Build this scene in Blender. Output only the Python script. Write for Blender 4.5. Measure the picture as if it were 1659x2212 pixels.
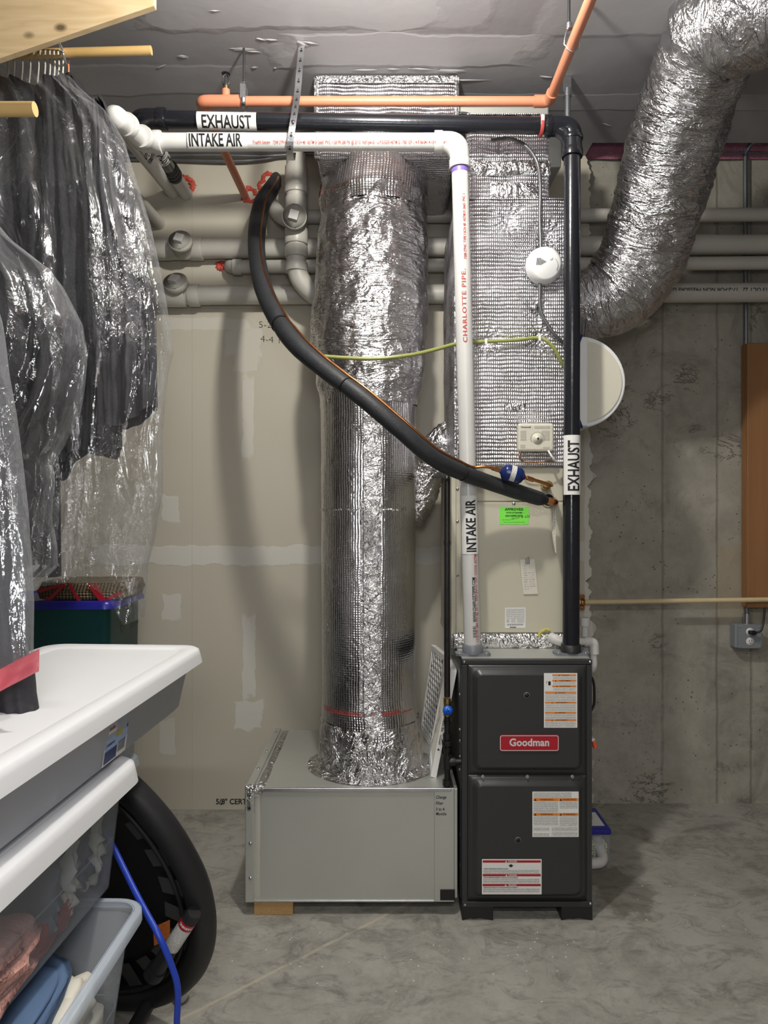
import bpy, math, random
from mathutils import Vector, Matrix, noise as mn
random.seed(7)
PI = math.pi
S = bpy.context.scene
COL = S.collection
for o in list(bpy.data.objects): bpy.data.objects.remove(o)

# ---------------------------------------------------------------- camera, world, lights, exposure
F, CX, CY, H = 1534.0, 829.5, 1106.0, 1.42
cam = bpy.data.cameras.new('camera'); co = bpy.data.objects.new('camera', cam); COL.objects.link(co)
cam.sensor_fit = 'VERTICAL'; cam.sensor_height = 36; cam.lens = 36*F/2212; cam.clip_start = .02
co.location = (0, 0, H); co.rotation_euler = (PI/2, 0, 0); S.camera = co
S.view_settings.view_transform = 'Standard'; S.view_settings.look = 'None'
S.view_settings.gamma = 1; S.view_settings.use_curve_mapping = False; S.view_settings.exposure = 0.0
w = bpy.data.worlds.new('world'); S.world = w; w.use_nodes = True
w.node_tree.nodes['Background'].inputs[0].default_value = (.75, .85, 1, 1)
w.node_tree.nodes['Background'].inputs[1].default_value = .05
def lamp(name, kind, loc, power, color, size, rot=(0, 0, 0), sy=None):
    l = bpy.data.lights.new(name, kind); l.energy = power; l.color = color
    if kind == 'AREA':
        l.size = size
        if sy: l.shape = 'RECTANGLE'; l.size_y = sy
    else: l.shadow_soft_size = size
    o = bpy.data.objects.new(name, l); o.location = loc; o.rotation_euler = rot; COL.objects.link(o); return o
lamp('bare_bulb_light', 'POINT', (.0, 1.70, 2.97), 80, (1, .97, .90), .045)
lamp('rear_tube_light', 'AREA', (.1, -1.2, 3.0), 56, (1, .975, .93), 1.2, (0, 0, 0), .12)
lamp('front_fill_light', 'AREA', (0, -.35, 1.75), 12, (.94, .96, 1), .35, (PI/2, 0, 0), .35)  # fill light added behind the camera to lift front-facing surfaces, no real torch

def P(px, py, Y): return Vector(((px-CX)/F*Y, Y, H+(CY-py)/F*Y))

# ---------------------------------------------------------------- material helpers
class N:
    def __init__(s, name):
        m = bpy.data.materials.new(name); m.use_nodes = True; s.m = m; s.t = m.node_tree
        s.b = s.t.nodes['Principled BSDF']; s.out = s.t.nodes['Material Output']
    def n(s, k, **kw):
        x = s.t.nodes.new(k)
        for a, v in kw.items(): setattr(x, a, v)
        return x
    def put(s, sock, v):
        if hasattr(v, 'bl_idname') or isinstance(v, bpy.types.NodeSocket): s.t.links.new(v, sock)
        else:
            if isinstance(v, (tuple, list)) and len(v) == 3 and sock.type == 'RGBA': v = (*v, 1)
            sock.default_value = v
    def co(s, k='Object'): return s.n('ShaderNodeTexCoord').outputs[k]
    def math(s, op, a, b=0, c=None, clamp=False):
        x = s.n('ShaderNodeMath', operation=op, use_clamp=clamp); s.put(x.inputs[0], a); s.put(x.inputs[1], b)
        if c is not None: s.put(x.inputs[2], c)
        return x.outputs[0]
    def xyz(s, v): x = s.n('ShaderNodeSeparateXYZ'); s.put(x.inputs[0], v); return x.outputs
    def mapv(s, v, sc=(1, 1, 1), loc=(0, 0, 0), rot=(0, 0, 0)):
        x = s.n('ShaderNodeMapping'); s.put(x.inputs[0], v); x.inputs['Scale'].default_value = sc
        x.inputs['Location'].default_value = loc; x.inputs['Rotation'].default_value = rot; return x.outputs[0]
    def noise(s, v, sc, det=3, ro=.5, dist=0, col=False):
        x = s.n('ShaderNodeTexNoise'); s.put(x.inputs['Vector'], v); x.inputs['Scale'].default_value = sc
        x.inputs['Detail'].default_value = det; x.inputs['Roughness'].default_value = ro; x.inputs['Distortion'].default_value = dist
        return x.outputs[1 if col else 0]
    def vor(s, v, sc, feat='F1', out='Distance'):
        x = s.n('ShaderNodeTexVoronoi', feature=feat); s.put(x.inputs['Vector'], v); x.inputs['Scale'].default_value = sc
        return x.outputs[out]
    def ramp(s, f, stops):
        x = s.n('ShaderNodeValToRGB'); s.put(x.inputs[0], f); e = x.color_ramp.elements
        while len(e) < len(stops): e.new(.5)
        for q, (p, c) in zip(e, stops):
            q.position = p; q.color = (c, c, c, 1) if isinstance(c, (int, float)) else (*c, 1)
        return x.outputs[0]
    def mix(s, f, a, b, blend='MIX'):
        x = s.n('ShaderNodeMix', data_type='RGBA', blend_type=blend); s.put(x.inputs[0], f); s.put(x.inputs[6], a); s.put(x.inputs[7], b)
        return x.outputs[2]
    def bump(s, h, dist=.002, st=1, nrm=None):
        x = s.n('ShaderNodeBump'); s.put(x.inputs['Height'], h); x.inputs['Distance'].default_value = dist; x.inputs['Strength'].default_value = st
        if nrm is not None: s.put(x.inputs['Normal'], nrm)
        return x.outputs[0]
    def set(s, **k):
        nm = dict(col='Base Color', rough='Roughness', metal='Metallic', nrm='Normal', spec='Specular IOR Level', alpha='Alpha', coat='Coat Weight', trans='Transmission Weight', sheen='Sheen Weight')
        for a, v in k.items(): s.put(s.b.inputs[nm[a]], v)
        return s.m
def plain(name, col, rough=.5, metal=0, var=.08, sc=30, bump=.0003, **k):
    n = N(name); c = n.co(); f = n.noise(c, sc, 4)
    n.set(col=n.mix(f, tuple(x*(1-var) for x in col), tuple(min(1, x*(1+var)) for x in col)), rough=rough, metal=metal,
          nrm=n.bump(n.noise(c, sc*6, 2), bump), **k)
    return n.m
M = {}
M['pvc'] = plain('white_pvc', (.62, .61, .585), .3, sc=8)
M['pvc_aged'] = plain('aged_pvc', (.56, .535, .48), .38, sc=7, var=.1)
M['pvc_cream'] = plain('cream_pvc', (.80, .76, .64), .3, sc=9)
M['black_pipe'] = plain('black_abs', (.012, .013, .017), .2, sc=12)
M['iron'] = plain('black_iron', (.03, .028, .027), .38, .5, .5, 60)
M['orange'] = plain('orange_cpvc', (.66, .25, .14), .4, sc=10)
M['tan'] = plain('tan_cpvc', (.72, .58, .34), .4)
M['purple'] = plain('purple_primer', (.22, .14, .45), .35, var=.3, sc=60)
M['zinc'] = plain('zinc_steel', (.62, .63, .65), .3, 1, .15, 40)
M['darkmetal'] = plain('dark_metal', (.10, .10, .11), .4, .8)
M['hose'] = plain('foam_insulation', (.022, .023, .026), .55, var=.4, sc=25, bump=.001)
M['copper'] = plain('copper', (.55, .24, .10), .3, 1, .35, 50)
M['brass'] = plain('brass', (.55, .40, .16), .3, 1, .2, 50)
M['blue_paint'] = plain('blue_paint', (.008, .022, .12), .25)
M['blue_knob'] = plain('blue_knob', (.01, .12, .65), .35)
M['blue_lid'] = plain('blue_plastic', (.02, .02, .28), .3)
M['cable_blue'] = plain('blue_cord', (.015, .05, .42), .42)
M['white'] = plain('white_plastic', (.82, .82, .81), .38, var=.02)
M['white_lid'] = plain('white_lid_plastic', (.86, .86, .87), .42, var=.02, sc=5)
M['beige'] = plain('beige_enamel', (.57, .54, .425), .36, var=.03, sc=4)
M['beige_box'] = plain('beige_plastic', (.66, .63, .52), .42, var=.03)
M['charcoal'] = plain('charcoal_enamel', (.034, .035, .035), .35, var=.06, sc=6)
M['black'] = plain('black_plastic', (.01, .01, .011), .4)
M['rubber'] = plain('black_rubber', (.014, .014, .015), .5)
M['grey_pl'] = plain('grey_plastic', (.16, .17, .19), .4)
M['ink'] = plain('black_ink', (.008, .008, .009), .6)
M['redink'] = plain('red_ink', (.45, .06, .05), .6)
M['paper'] = plain('paper', (.82, .81, .78), .6, var=.02)
M['cream_paper'] = plain('cream_paper', (.74, .70, .60), .6, var=.03)
M['orange_ink'] = plain('orange_ink', (.80, .25, .03), .55)
M['red'] = plain('red_enamel', (.42, .012, .025), .3)
M['silver'] = plain('silver_print', (.75, .74, .73), .35, .2)
M['green'] = plain('green_sticker', (.22, .86, .08), .6, var=.03)
M['caulk'] = plain('red_fire_caulk', (.72, .11, .07), .5, bump=.004, sc=40, var=.3)
M['teal'] = plain('teal_plastic', (.004, .085, .082), .4)
M['hanger_white'] = plain('hanger_white', (.62, .61, .56), .4)
M['fabric_dark'] = plain('dark_fabric', (.012, .012, .015), .8, var=.4, sc=14, bump=.003)
M['fabric_grey'] = plain('charcoal_fabric', (.028, .027, .033), .7, var=.2, sc=20, bump=.002)
M['pink_cloth'] = plain('pink_fabric', (.85, .45, .38), .8, sc=20, bump=.003)
M['grey_cloth'] = plain('grey_fabric', (.14, .15, .17), .8, sc=12, var=.5)
M['cream_cloth'] = plain('cream_fabric', (.70, .66, .56), .8, sc=12, var=.2)
M['blue_cloth'] = plain('blue_fabric', (.10, .17, .30), .8, sc=12, var=.2)
M['yellow_foam'] = plain('yellow_foam', (.62, .55, .15), .8, var=.4, sc=60, bump=.003)
M['pink_ins'] = plain('pink_insulation', (.42, .17, .24), .95, var=.4, sc=30, bump=.01)
M['pellet'] = plain('pellet', (.72, .70, .52), .4)
M['vinyl'] = plain('yellow_green_vinyl', (.30, .32, .10), .25, var=.1)
M['lead'] = plain('galvanized_conduit', (.26, .27, .29), .42, .8, .12, 30)

M['cable_grey'] = plain('armored_cable_steel', (.15, .15, .155), .4, .6)
M['box_grey'] = plain('grey_box_enamel', (.25, .27, .29), .4)
def foil(name, ribs=None, crink=40, depth=.004, ribd=.0012, rough=.16, col=(.80, .79, .80), pitch=.014, flow=None):
    n = N(name); c = n.co(); uv = n.co('UV')
    def ridge(v, sc, dist=1.0, det=4):
        return n.math('POWER', n.math('SUBTRACT', 1, n.math('ABSOLUTE', n.math('MULTIPLY', n.math('SUBTRACT', n.noise(v, sc, det, .55, dist), .5), 2.0))), 3)
    if flow:
        v1 = n.mapv(uv, (flow[0], flow[1], 1), rot=(0, 0, .25)); v2 = n.mapv(uv, (flow[0]*1.3, flow[1]*.8, 1), (3, 1, 0), (0, 0, -.5))
        h = n.math('ADD', ridge(v1, crink*.10, 1.2), n.math('MULTIPLY', ridge(v2, crink*.2, .8), .55))
        h = n.math('ADD', h, n.math('MULTIPLY', n.noise(c, crink*.5, 5, .6, 1), 1.1))
    else:
        h = n.math('ADD', ridge(c, crink*.28, 1.6), n.math('MULTIPLY', ridge(n.mapv(c, (1, 1, 1), (5, 2, 1)), crink*.8, .8), .5))
        h = n.math('ADD', h, n.math('MULTIPLY', n.noise(c, crink*.3, 3), .8))
    nr = n.bump(h, depth, 1)
    if ribs:
        x = n.xyz(uv); a, b = (x[1], x[0]) if ribs == 'h' else (x[0], x[1])
        wob = n.math('MULTIPLY', n.noise(uv, 14, 3), .010)
        s1 = n.math('ABSOLUTE', n.math('SINE', n.math('MULTIPLY', n.math('ADD', a, wob), PI/pitch)))
        s2 = n.math('SINE', n.math('MULTIPLY', n.math('ADD', b, n.math('MULTIPLY', n.noise(uv, 40, 2), .004)), 2*PI/.008))
        hh = n.math('ADD', s1, n.math('MULTIPLY', s2, .16))
        nr = n.bump(hh, ribd, 1, nr)
    n.set(col=n.mix(n.noise(c, 5, 3), tuple(q*.8 for q in col), col), metal=1, rough=n.ramp(n.noise(c, crink*.5, 3), [(.3, rough*.7), (.7, rough*1.9)]), nrm=nr)
    return n.m
M['foil_h'] = foil('ribbed_foil_horizontal', 'h', 18, .0016, .0032, .24, (.88, .86, .90), .0148)
M['foil_v'] = foil('ribbed_foil_vertical', 'v', 16, .0012, .0008, .15, pitch=.0105)
M['foil_crumple'] = foil('crumpled_foil', None, 26, .008, 0, .15)
M['foil_flex'] = foil('flexible_duct_foil', None, 30, .0065, 0, .17, flow=(1.6, 7))
M['foil_tape'] = foil('foil_tape', None, 60, .004, 0, .2)

def galv():
    n = N('galvanized_sheet'); c = n.co()
    v = n.vor(c, 55, 'F1', 'Color')
    bw = n.n('ShaderNodeRGBToBW'); n.put(bw.inputs[0], v)
    n.set(col=n.mix(n.noise(c, 2.5, 5), (.50, .51, .465), (.64, .65, .60)), metal=.62,
          rough=n.math('ADD', n.math('MULTIPLY', bw.outputs[0], .04), n.math('ADD', .34, n.math('MULTIPLY', n.noise(c, 3, 4), .15))),
          nrm=n.bump(n.noise(c, 1.2, 2), .012))
    return n.m
M['galv'] = galv()

M['galv_light'] = plain('smooth_foil_strip', (.66, .65, .60), .34, .65, .05, 6)
def wood(name, a, b, sc=1, axis=0, rings=9):
    n = N(name); c = n.co(); st = [3.2, 3.2, 3.2]; st[axis] = .45
    v = n.mapv(c, tuple(st)); g = n.noise(v, 2.2*sc, 3, .5, .4)
    r = n.math('FRACT', n.math('MULTIPLY', g, rings)); r2 = n.math('PINGPONG', r, .5)
    st2 = [60, 60, 60]; st2[axis] = 2
    fine = n.noise(n.mapv(c, tuple(st2)), 1.5, 3)
    kn = n.vor(n.mapv(c, (2.2*sc, 2.2*sc, 3.4*sc)), 1.5)
    knot = n.ramp(kn, [(.05, 1), (.12, 0)])
    colr = n.mix(n.math('MULTIPLY', r2, 1.2), a, b); colr = n.mix(n.math('MULTIPLY', fine, .35), colr, tuple(q*.75 for q in b))
    colr = n.mix(knot, colr, tuple(q*.25 for q in b))
    return n.set(col=colr, rough=.6, nrm=n.bump(fine, .0006))
M['pine'] = wood('pine_plywood', (.70, .54, .33), (.54, .37, .18), 1.5, 0)
M['board'] = wood('stained_plywood', (.36, .175, .07), (.28, .125, .045), .8, 2, 5)
M['block'] = wood('lumber_end_grain', (.52, .33, .14), (.33, .18, .07), 3, 1, 22)
M['rod'] = plain('yellow_dowel', (.62, .41, .16), .42, sc=20)

def plastic_film(name, haze=.10, tint=(.75, .77, .80), bd=.004, sc=30, gloss=.13):
    n = N(name); c = n.co()
    def ridge(v, k, d): return n.math('POWER', n.math('SUBTRACT', 1, n.math('ABSOLUTE', n.math('MULTIPLY', n.math('SUBTRACT', n.noise(v, k, 4, .5, d), .5), 2.0))), 4)
    fold = ridge(n.mapv(c, (1, 1, .28)), sc*.33, .8); fine = ridge(n.mapv(c, (1, 1, .8), (4, 1, 2)), sc*1.3, 1.5)
    patch = n.ramp(n.noise(c, 3.2, 3, .6, .5), [(.42, .1), (.62, 1)])
    h = n.math('ADD', fold, n.math('MULTIPLY', fine, n.math('MULTIPLY', patch, .38)))
    nr = n.bump(h, bd); n.set(col=tint, rough=.5, nrm=nr)
    tr = n.n('ShaderNodeBsdfTransparent'); tr.inputs[0].default_value = (.95, .955, .96, 1)
    lw = n.n('ShaderNodeLayerWeight'); lw.inputs[0].default_value = .3; n.put(lw.inputs['Normal'], nr)
    f = n.math('ADD', n.math('MULTIPLY', n.math('POWER', lw.outputs['Facing'], 2.0), .42), haze, clamp=True)
    gl = n.n('ShaderNodeBsdfGlossy'); gl.inputs['Roughness'].default_value = .11; n.put(gl.inputs['Normal'], nr); gl.inputs[0].default_value = (1, 1, 1, 1)
    m1 = n.n('ShaderNodeMixShader'); n.put(m1.inputs[0], f); n.put(m1.inputs[1], tr.outputs[0]); n.put(m1.inputs[2], n.b.outputs[0])
    m2 = n.n('ShaderNodeMixShader'); m2.inputs[0].default_value = gloss; n.put(m2.inputs[1], m1.outputs[0]); n.put(m2.inputs[2], gl.outputs[0])
    n.put(n.out.inputs[0], m2.outputs[0]); return n.m
M['film'] = plastic_film('garment_bag_film', .012, gloss=.11, bd=.005)
M['film_smooth'] = plastic_film('smooth_garment_bag_film', .03, sc=13, gloss=.12, bd=.006)
M['film_thick'] = plastic_film('thick_garment_bag_film', .14, (.62, .64, .68), .004, 18, .14)
def frosted(name, fac, col, rough=.3):
    n = N(name); c = n.co()
    nr = n.bump(n.noise(c, 6, 2), .006); n.set(col=col, rough=rough, nrm=nr)
    tr = n.n('ShaderNodeBsdfTransparent'); tr.inputs[0].default_value = (.90, .92, .94, 1)
    m1 = n.n('ShaderNodeMixShader'); m1.inputs[0].default_value = fac; n.put(m1.inputs[1], tr.outputs[0]); n.put(m1.inputs[2], n.b.outputs[0])
    n.put(n.out.inputs[0], m1.outputs[0]); return n.m
M['tub'] = frosted('clear_tub_plastic', .19, (.74, .76, .80))
M['tub_frost'] = frosted('frosted_tub_plastic', .52, (.76, .77, .82))
M['tub_rim'] = frosted('clear_tub_rim', .62, (.66, .73, .82))
M['pink_film'] = frosted('pink_hem_film', .72, (.80, .16, .20))
M['clear'] = frosted('clear_jar_plastic', .18, (.8, .8, .78), .1)

def fineprint(name, ink=(.12, .11, .10), pitch=.0034, fill=.5, bg=(.84, .83, .80)):
    n = N(name); uv = n.co('UV'); x = n.xyz(uv)
    r = n.math('DIVIDE', x[1], pitch); row = n.math('FLOOR', r); fr = n.math('FRACT', r)
    m1 = n.math('MULTIPLY', n.math('GREATER_THAN', fr, .25), n.math('LESS_THAN', fr, .75))
    cb = n.n('ShaderNodeCombineXYZ'); n.put(cb.inputs[0], n.math('MULTIPLY', x[0], 900)); n.put(cb.inputs[1], n.math('MULTIPLY', row, 7.3))
    m2 = n.math('GREATER_THAN', n.noise(cb.outputs[0], 1, 1), .5-fill*.2)
    return n.set(col=n.mix(n.math('MULTIPLY', n.math('MULTIPLY', m1, m2), .8), bg, ink), rough=.5)
M['print'] = fineprint('fine_print')
M['print_red'] = fineprint('red_fine_print', (.6, .2, .18))
M['webbing'] = fineprint('ribbed_webbing', (.012, .012, .012), .0026, 2.6, (.09, .09, .09))

# ---- large surfaces
def concrete(name, a, b, wallmode):
    n = N(name); c = n.co(); x = n.xyz(c)
    big = n.noise(c, 1.3, 6, .6, .6); mid = n.noise(c, 7, 6, .7, .3); pit = n.vor(c, 38)
    col = n.mix(n.ramp(big, [(.3, 0), (.7, 1)]), a, b)
    col = n.mix(n.ramp(mid, [(.35, .0), (.75, .55)]), col, tuple(q*1.45 for q in b))
    col = n.mix(n.ramp(n.noise(c, 3.5, 5, .75, 1), [(.52, 0), (.68, .55)]), col, tuple(q*.62 for q in a))
    h = n.math('ADD', mid, n.math('MULTIPLY', big, .6))
    if wallmode:
        pitm = n.ramp(n.math('ADD', pit, n.math('MULTIPLY', n.noise(c, 9, 2), .55)), [(.30, 1), (.36, 0)])
        col = n.mix(n.math('MULTIPLY', pitm, .6), col, tuple(q*.35 for q in a)); h = n.math('SUBTRACT', h, pitm)
        wob = n.math('MULTIPLY', n.math('SUBTRACT', n.noise(c, 9, 3), .5), .014)
        for sx in (1.358, 1.625, .98, 1.79):
            d = n.math('ABSOLUTE', n.math('SUBTRACT', n.math('ADD', x[0], wob), sx))
            sm = n.ramp(n.math('MULTIPLY', d, 40), [(.1, 1), (.35, 0)])
            col = n.mix(n.math('MULTIPLY', sm, .38), col, tuple(q*.45 for q in a)); h = n.math('SUBTRACT', h, n.math('MULTIPLY', sm, .6))
        band = n.math('MULTIPLY', n.ramp(n.math('SUBTRACT', x[0], .625), [(.99, 0), (1.0, 1)]), n.ramp(n.math('DIVIDE', x[2], 2), [(.42, 0), (.47, 1), (.62, 1), (.64, 0)]))
        col = n.mix(n.math('MULTIPLY', band, .5), col, (.36, .29, .18))
        low = n.ramp(n.math('ADD', x[2], n.math('MULTIPLY', n.noise(c, 3, 4), .25)), [(.62, 1), (.72, 0)])
        rough_patch = n.math('MULTIPLY', low, n.math('LESS_THAN', x[0], 1.36))
        spk = n.ramp(n.noise(c, 26, 6, .8), [(.42, 0), (.6, 1)])
        col = n.mix(n.math('MULTIPLY', rough_patch, n.math('MULTIPLY', spk, .6)), col, (.42, .40, .36))
        cr = n.math('ABSOLUTE', n.math('SUBTRACT', n.noise(n.mapv(c, (1, 1, 1.8)), 5, 7, .72, .6), .5))
        crm = n.math('MULTIPLY', n.ramp(cr, [(.004, 1), (.012, 0)]), n.ramp(n.noise(c, 2.1, 2), [(.60, 0), (.66, 1)]))
        col = n.mix(n.math('MULTIPLY', crm, .32), col, (.06, .055, .045)); h = n.math('SUBTRACT', h, crm)
    else:
        dk = n.ramp(n.noise(n.mapv(c, (1, 1.6, 1)), 5.5, 9, .8, 1.2), [(.50, 0), (.62, 1)])
        col = n.mix(n.ramp(n.noise(c, 24, 8, .8), [(.45, 0), (.7, .6)]), col, (.42, .40, .36))
        col = n.mix(n.math('MULTIPLY', dk, .55), col, (.10, .095, .085))
        lt = n.ramp(n.noise(c, 60, 3, .7), [(.70, 0), (.76, 1)])
        col = n.mix(n.math('MULTIPLY', lt, .5), col, (.6, .58, .54))
        # saw cut line and stain beside the furnace
        t = n.math('SUBTRACT', n.math('ADD', n.math('MULTIPLY', n.math('SUBTRACT', x[0], .07), -.667), n.math('MULTIPLY', n.math('SUBTRACT', x[1], 2.56), .745)), 0)
        wob = n.math('MULTIPLY', n.math('SUBTRACT', n.noise(c, 12, 4), .5), .012)
        ln = n.ramp(n.math('MULTIPLY', n.math('ABSOLUTE', n.math('ADD', t, wob)), 60), [(.15, 1), (.5, 0)])
        ln = n.math('MULTIPLY', ln, n.ramp(n.noise(c, 14, 3), [(.35, .25), (.5, 1)]))
        col = n.mix(n.math('MULTIPLY', ln, .6), col, (.55, .47, .34))
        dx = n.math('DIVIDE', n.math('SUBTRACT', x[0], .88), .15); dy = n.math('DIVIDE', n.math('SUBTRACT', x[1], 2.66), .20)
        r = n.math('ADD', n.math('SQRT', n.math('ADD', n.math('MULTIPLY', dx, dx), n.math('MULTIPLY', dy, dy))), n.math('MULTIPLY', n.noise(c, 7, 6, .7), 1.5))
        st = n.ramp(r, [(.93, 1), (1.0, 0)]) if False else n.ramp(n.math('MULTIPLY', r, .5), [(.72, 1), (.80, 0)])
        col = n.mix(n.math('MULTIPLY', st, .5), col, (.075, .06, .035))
    return n.set(col=col, rough=n.ramp(mid, [(.3, .5), (.7, .85)]) if not wallmode else .9, nrm=n.bump(h, .004 if wallmode else .002))
M['conc_wall'] = concrete('foundation_concrete', (.26, .243, .20), (.375, .35, .297), True)
M['conc_floor'] = concrete('floor_concrete', (.22, .212, .185), (.36, .345, .30), False)

def patches(n, c, items, amp=.5, sc=9):
    x = n.xyz(c); nz = n.math('MULTIPLY', n.math('SUBTRACT', n.noise(c, sc, 4), .5), amp); tot = 0
    ax = items[0][4]
    for cx, cz, hx, hz, _, s in items:
        a = n.math('DIVIDE', n.math('ABSOLUTE', n.math('SUBTRACT', x[0], cx)), hx)
        b = n.math('DIVIDE', n.math('ABSOLUTE', n.math('SUBTRACT', x[ax], cz)), hz)
        d = n.math('ADD', n.math('MAXIMUM', a, b), nz)
        m = n.math('MULTIPLY', n.ramp(d, [(.86, 1), (1.0, 0)]), s)
        tot = n.math('MAXIMUM', tot, m)
    return tot
def wallpos(px, py, Y=3.39): p = P(px, py, Y); return p.x, p.z
def drywall():
    n = N('unpainted_drywall'); c = n.co(); it = []
    for px, py, hw, hh, s in [(500, 1200, 330, 22, .75), (537, 1420, 15, 95, .75), (535, 905, 13, 90, .55), (535, 1545, 32, 32, .8), (525, 740, 40, 30, .4), (367, 1100, 20, 30, .7), (370, 1310, 22, 30, .7), (360, 1590, 18, 40, .6), (450, 700, 110, 14, .45), (530, 780, 28, 24, .4), (1240, 1190, 60, 22, .6), (930, 1200, 60, 20, .7), (930, 870, 25, 160, .25), (1272, 1200, 10, 420, .8)]:
        a, b = wallpos(px, py); it.append((a, b, hw/F*3.39, hh/F*3.39, 2, s))
    m = patches(n, c, it, 1.0, 13)
    base = n.mix(n.noise(c, 1.4, 4), (.53, .49, .395), (.60, .555, .46))
    col = n.mix(m, base, (.70, .68, .62))
    sx = n.math('ABSOLUTE', n.math('SUBTRACT', n.xyz(c)[0], wallpos(415, 0)[0]))
    col = n.mix(n.math('MULTIPLY', n.math('LESS_THAN', sx, .0013), n.math('MULTIPLY', n.noise(c, 6, 2), .6)), col, (.25, .23, .2))
    return n.set(col=col, rough=.75, nrm=n.bump(n.math('ADD', m, n.math('MULTIPLY', n.noise(c, 90, 3), .08)), .0015))
M['drywall'] = drywall()
def ceilmat():
    n = N('ceiling_drywall'); c = n.co()
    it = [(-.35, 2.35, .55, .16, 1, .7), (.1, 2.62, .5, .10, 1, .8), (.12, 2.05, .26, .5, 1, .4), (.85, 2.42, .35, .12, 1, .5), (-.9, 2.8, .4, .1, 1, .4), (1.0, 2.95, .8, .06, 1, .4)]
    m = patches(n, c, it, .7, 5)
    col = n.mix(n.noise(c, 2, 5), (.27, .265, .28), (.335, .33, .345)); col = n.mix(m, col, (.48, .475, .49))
    br = n.noise(n.mapv(c, (1, .3, 1)), 7, 4)
    col = n.mix(n.math('MULTIPLY', br, .25), col, (.5, .49, .5))
    return n.set(col=col, rough=n.ramp(m, [(0, .62), (1, .42)]), nrm=n.bump(n.math('ADD', m, n.math('MULTIPLY', n.noise(c, 12, 4), .4)), .0035))
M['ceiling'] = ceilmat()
M['room_wall'] = plain('painted_wall', (.20, .19, .18), .8, sc=2)
def wicker():
    n = N('wicker'); c = n.co(); x = n.xyz(c)
    a = n.math('SINE', n.math('MULTIPLY', x[0], 500)); b = n.math('SINE', n.math('MULTIPLY', n.math('ADD', x[1], n.math('MULTIPLY', x[2], 1)), 700))
    h = n.math('ADD', a, b)
    return n.set(col=n.mix(n.math('ADD', n.math('MULTIPLY', h, .3), .4, clamp=True), (.07, .045, .02), (.42, .31, .17)), rough=.7, nrm=n.bump(h, .003))
M['wicker'] = wicker()

# ---------------------------------------------------------------- mesh helpers
def catmull(pts, k=8):
    pts = [Vector(p) for p in pts]; q = [pts[0]*2-pts[1]]+pts+[pts[-1]*2-pts[-2]]; out = []
    for i in range(1, len(q)-2):
        for j in range(k):
            t = j/k; a, b, c, d = q[i-1:i+3]
            out.append(.5*((2*b)+(c-a)*t+(2*a-5*b+4*c-d)*t*t+(3*b-a-3*c+d)*t**3))
    return out+[pts[-1]]
def lerpseq(vals, k=8):
    out = []
    for a, b in zip(vals, vals[1:]): out += [a+(b-a)*j/k for j in range(k)]
    return out+[vals[-1]]
def bend(pts, r, k=8):
    pts = [Vector(p) for p in pts]; out = [pts[0]]
    for a, b, c in zip(pts, pts[1:], pts[2:]):
        d1 = (a-b).normalized(); d2 = (c-b).normalized(); rr = min(r, (a-b).length*.48, (c-b).length*.48)
        s, e = b+d1*rr, b+d2*rr
        out += [s.lerp(b, t).lerp(b.lerp(e, t), t) for t in [j/k for j in range(k+1)]]
    return out+[pts[-1]]
SPLIT = dict(coupling=.001, fitting=.001, screw=.0005, side_screw=.0005, side_knockout=.0005, sight_ring=.001, sight_hole=.001, primer_band=.001, washer=.001, tie=.001, lettering=.022, opening=.001, elbow=.001, ribbon=.0003, wrap=.004, body=.004, navy_band=.001, connector=.001)
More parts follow.
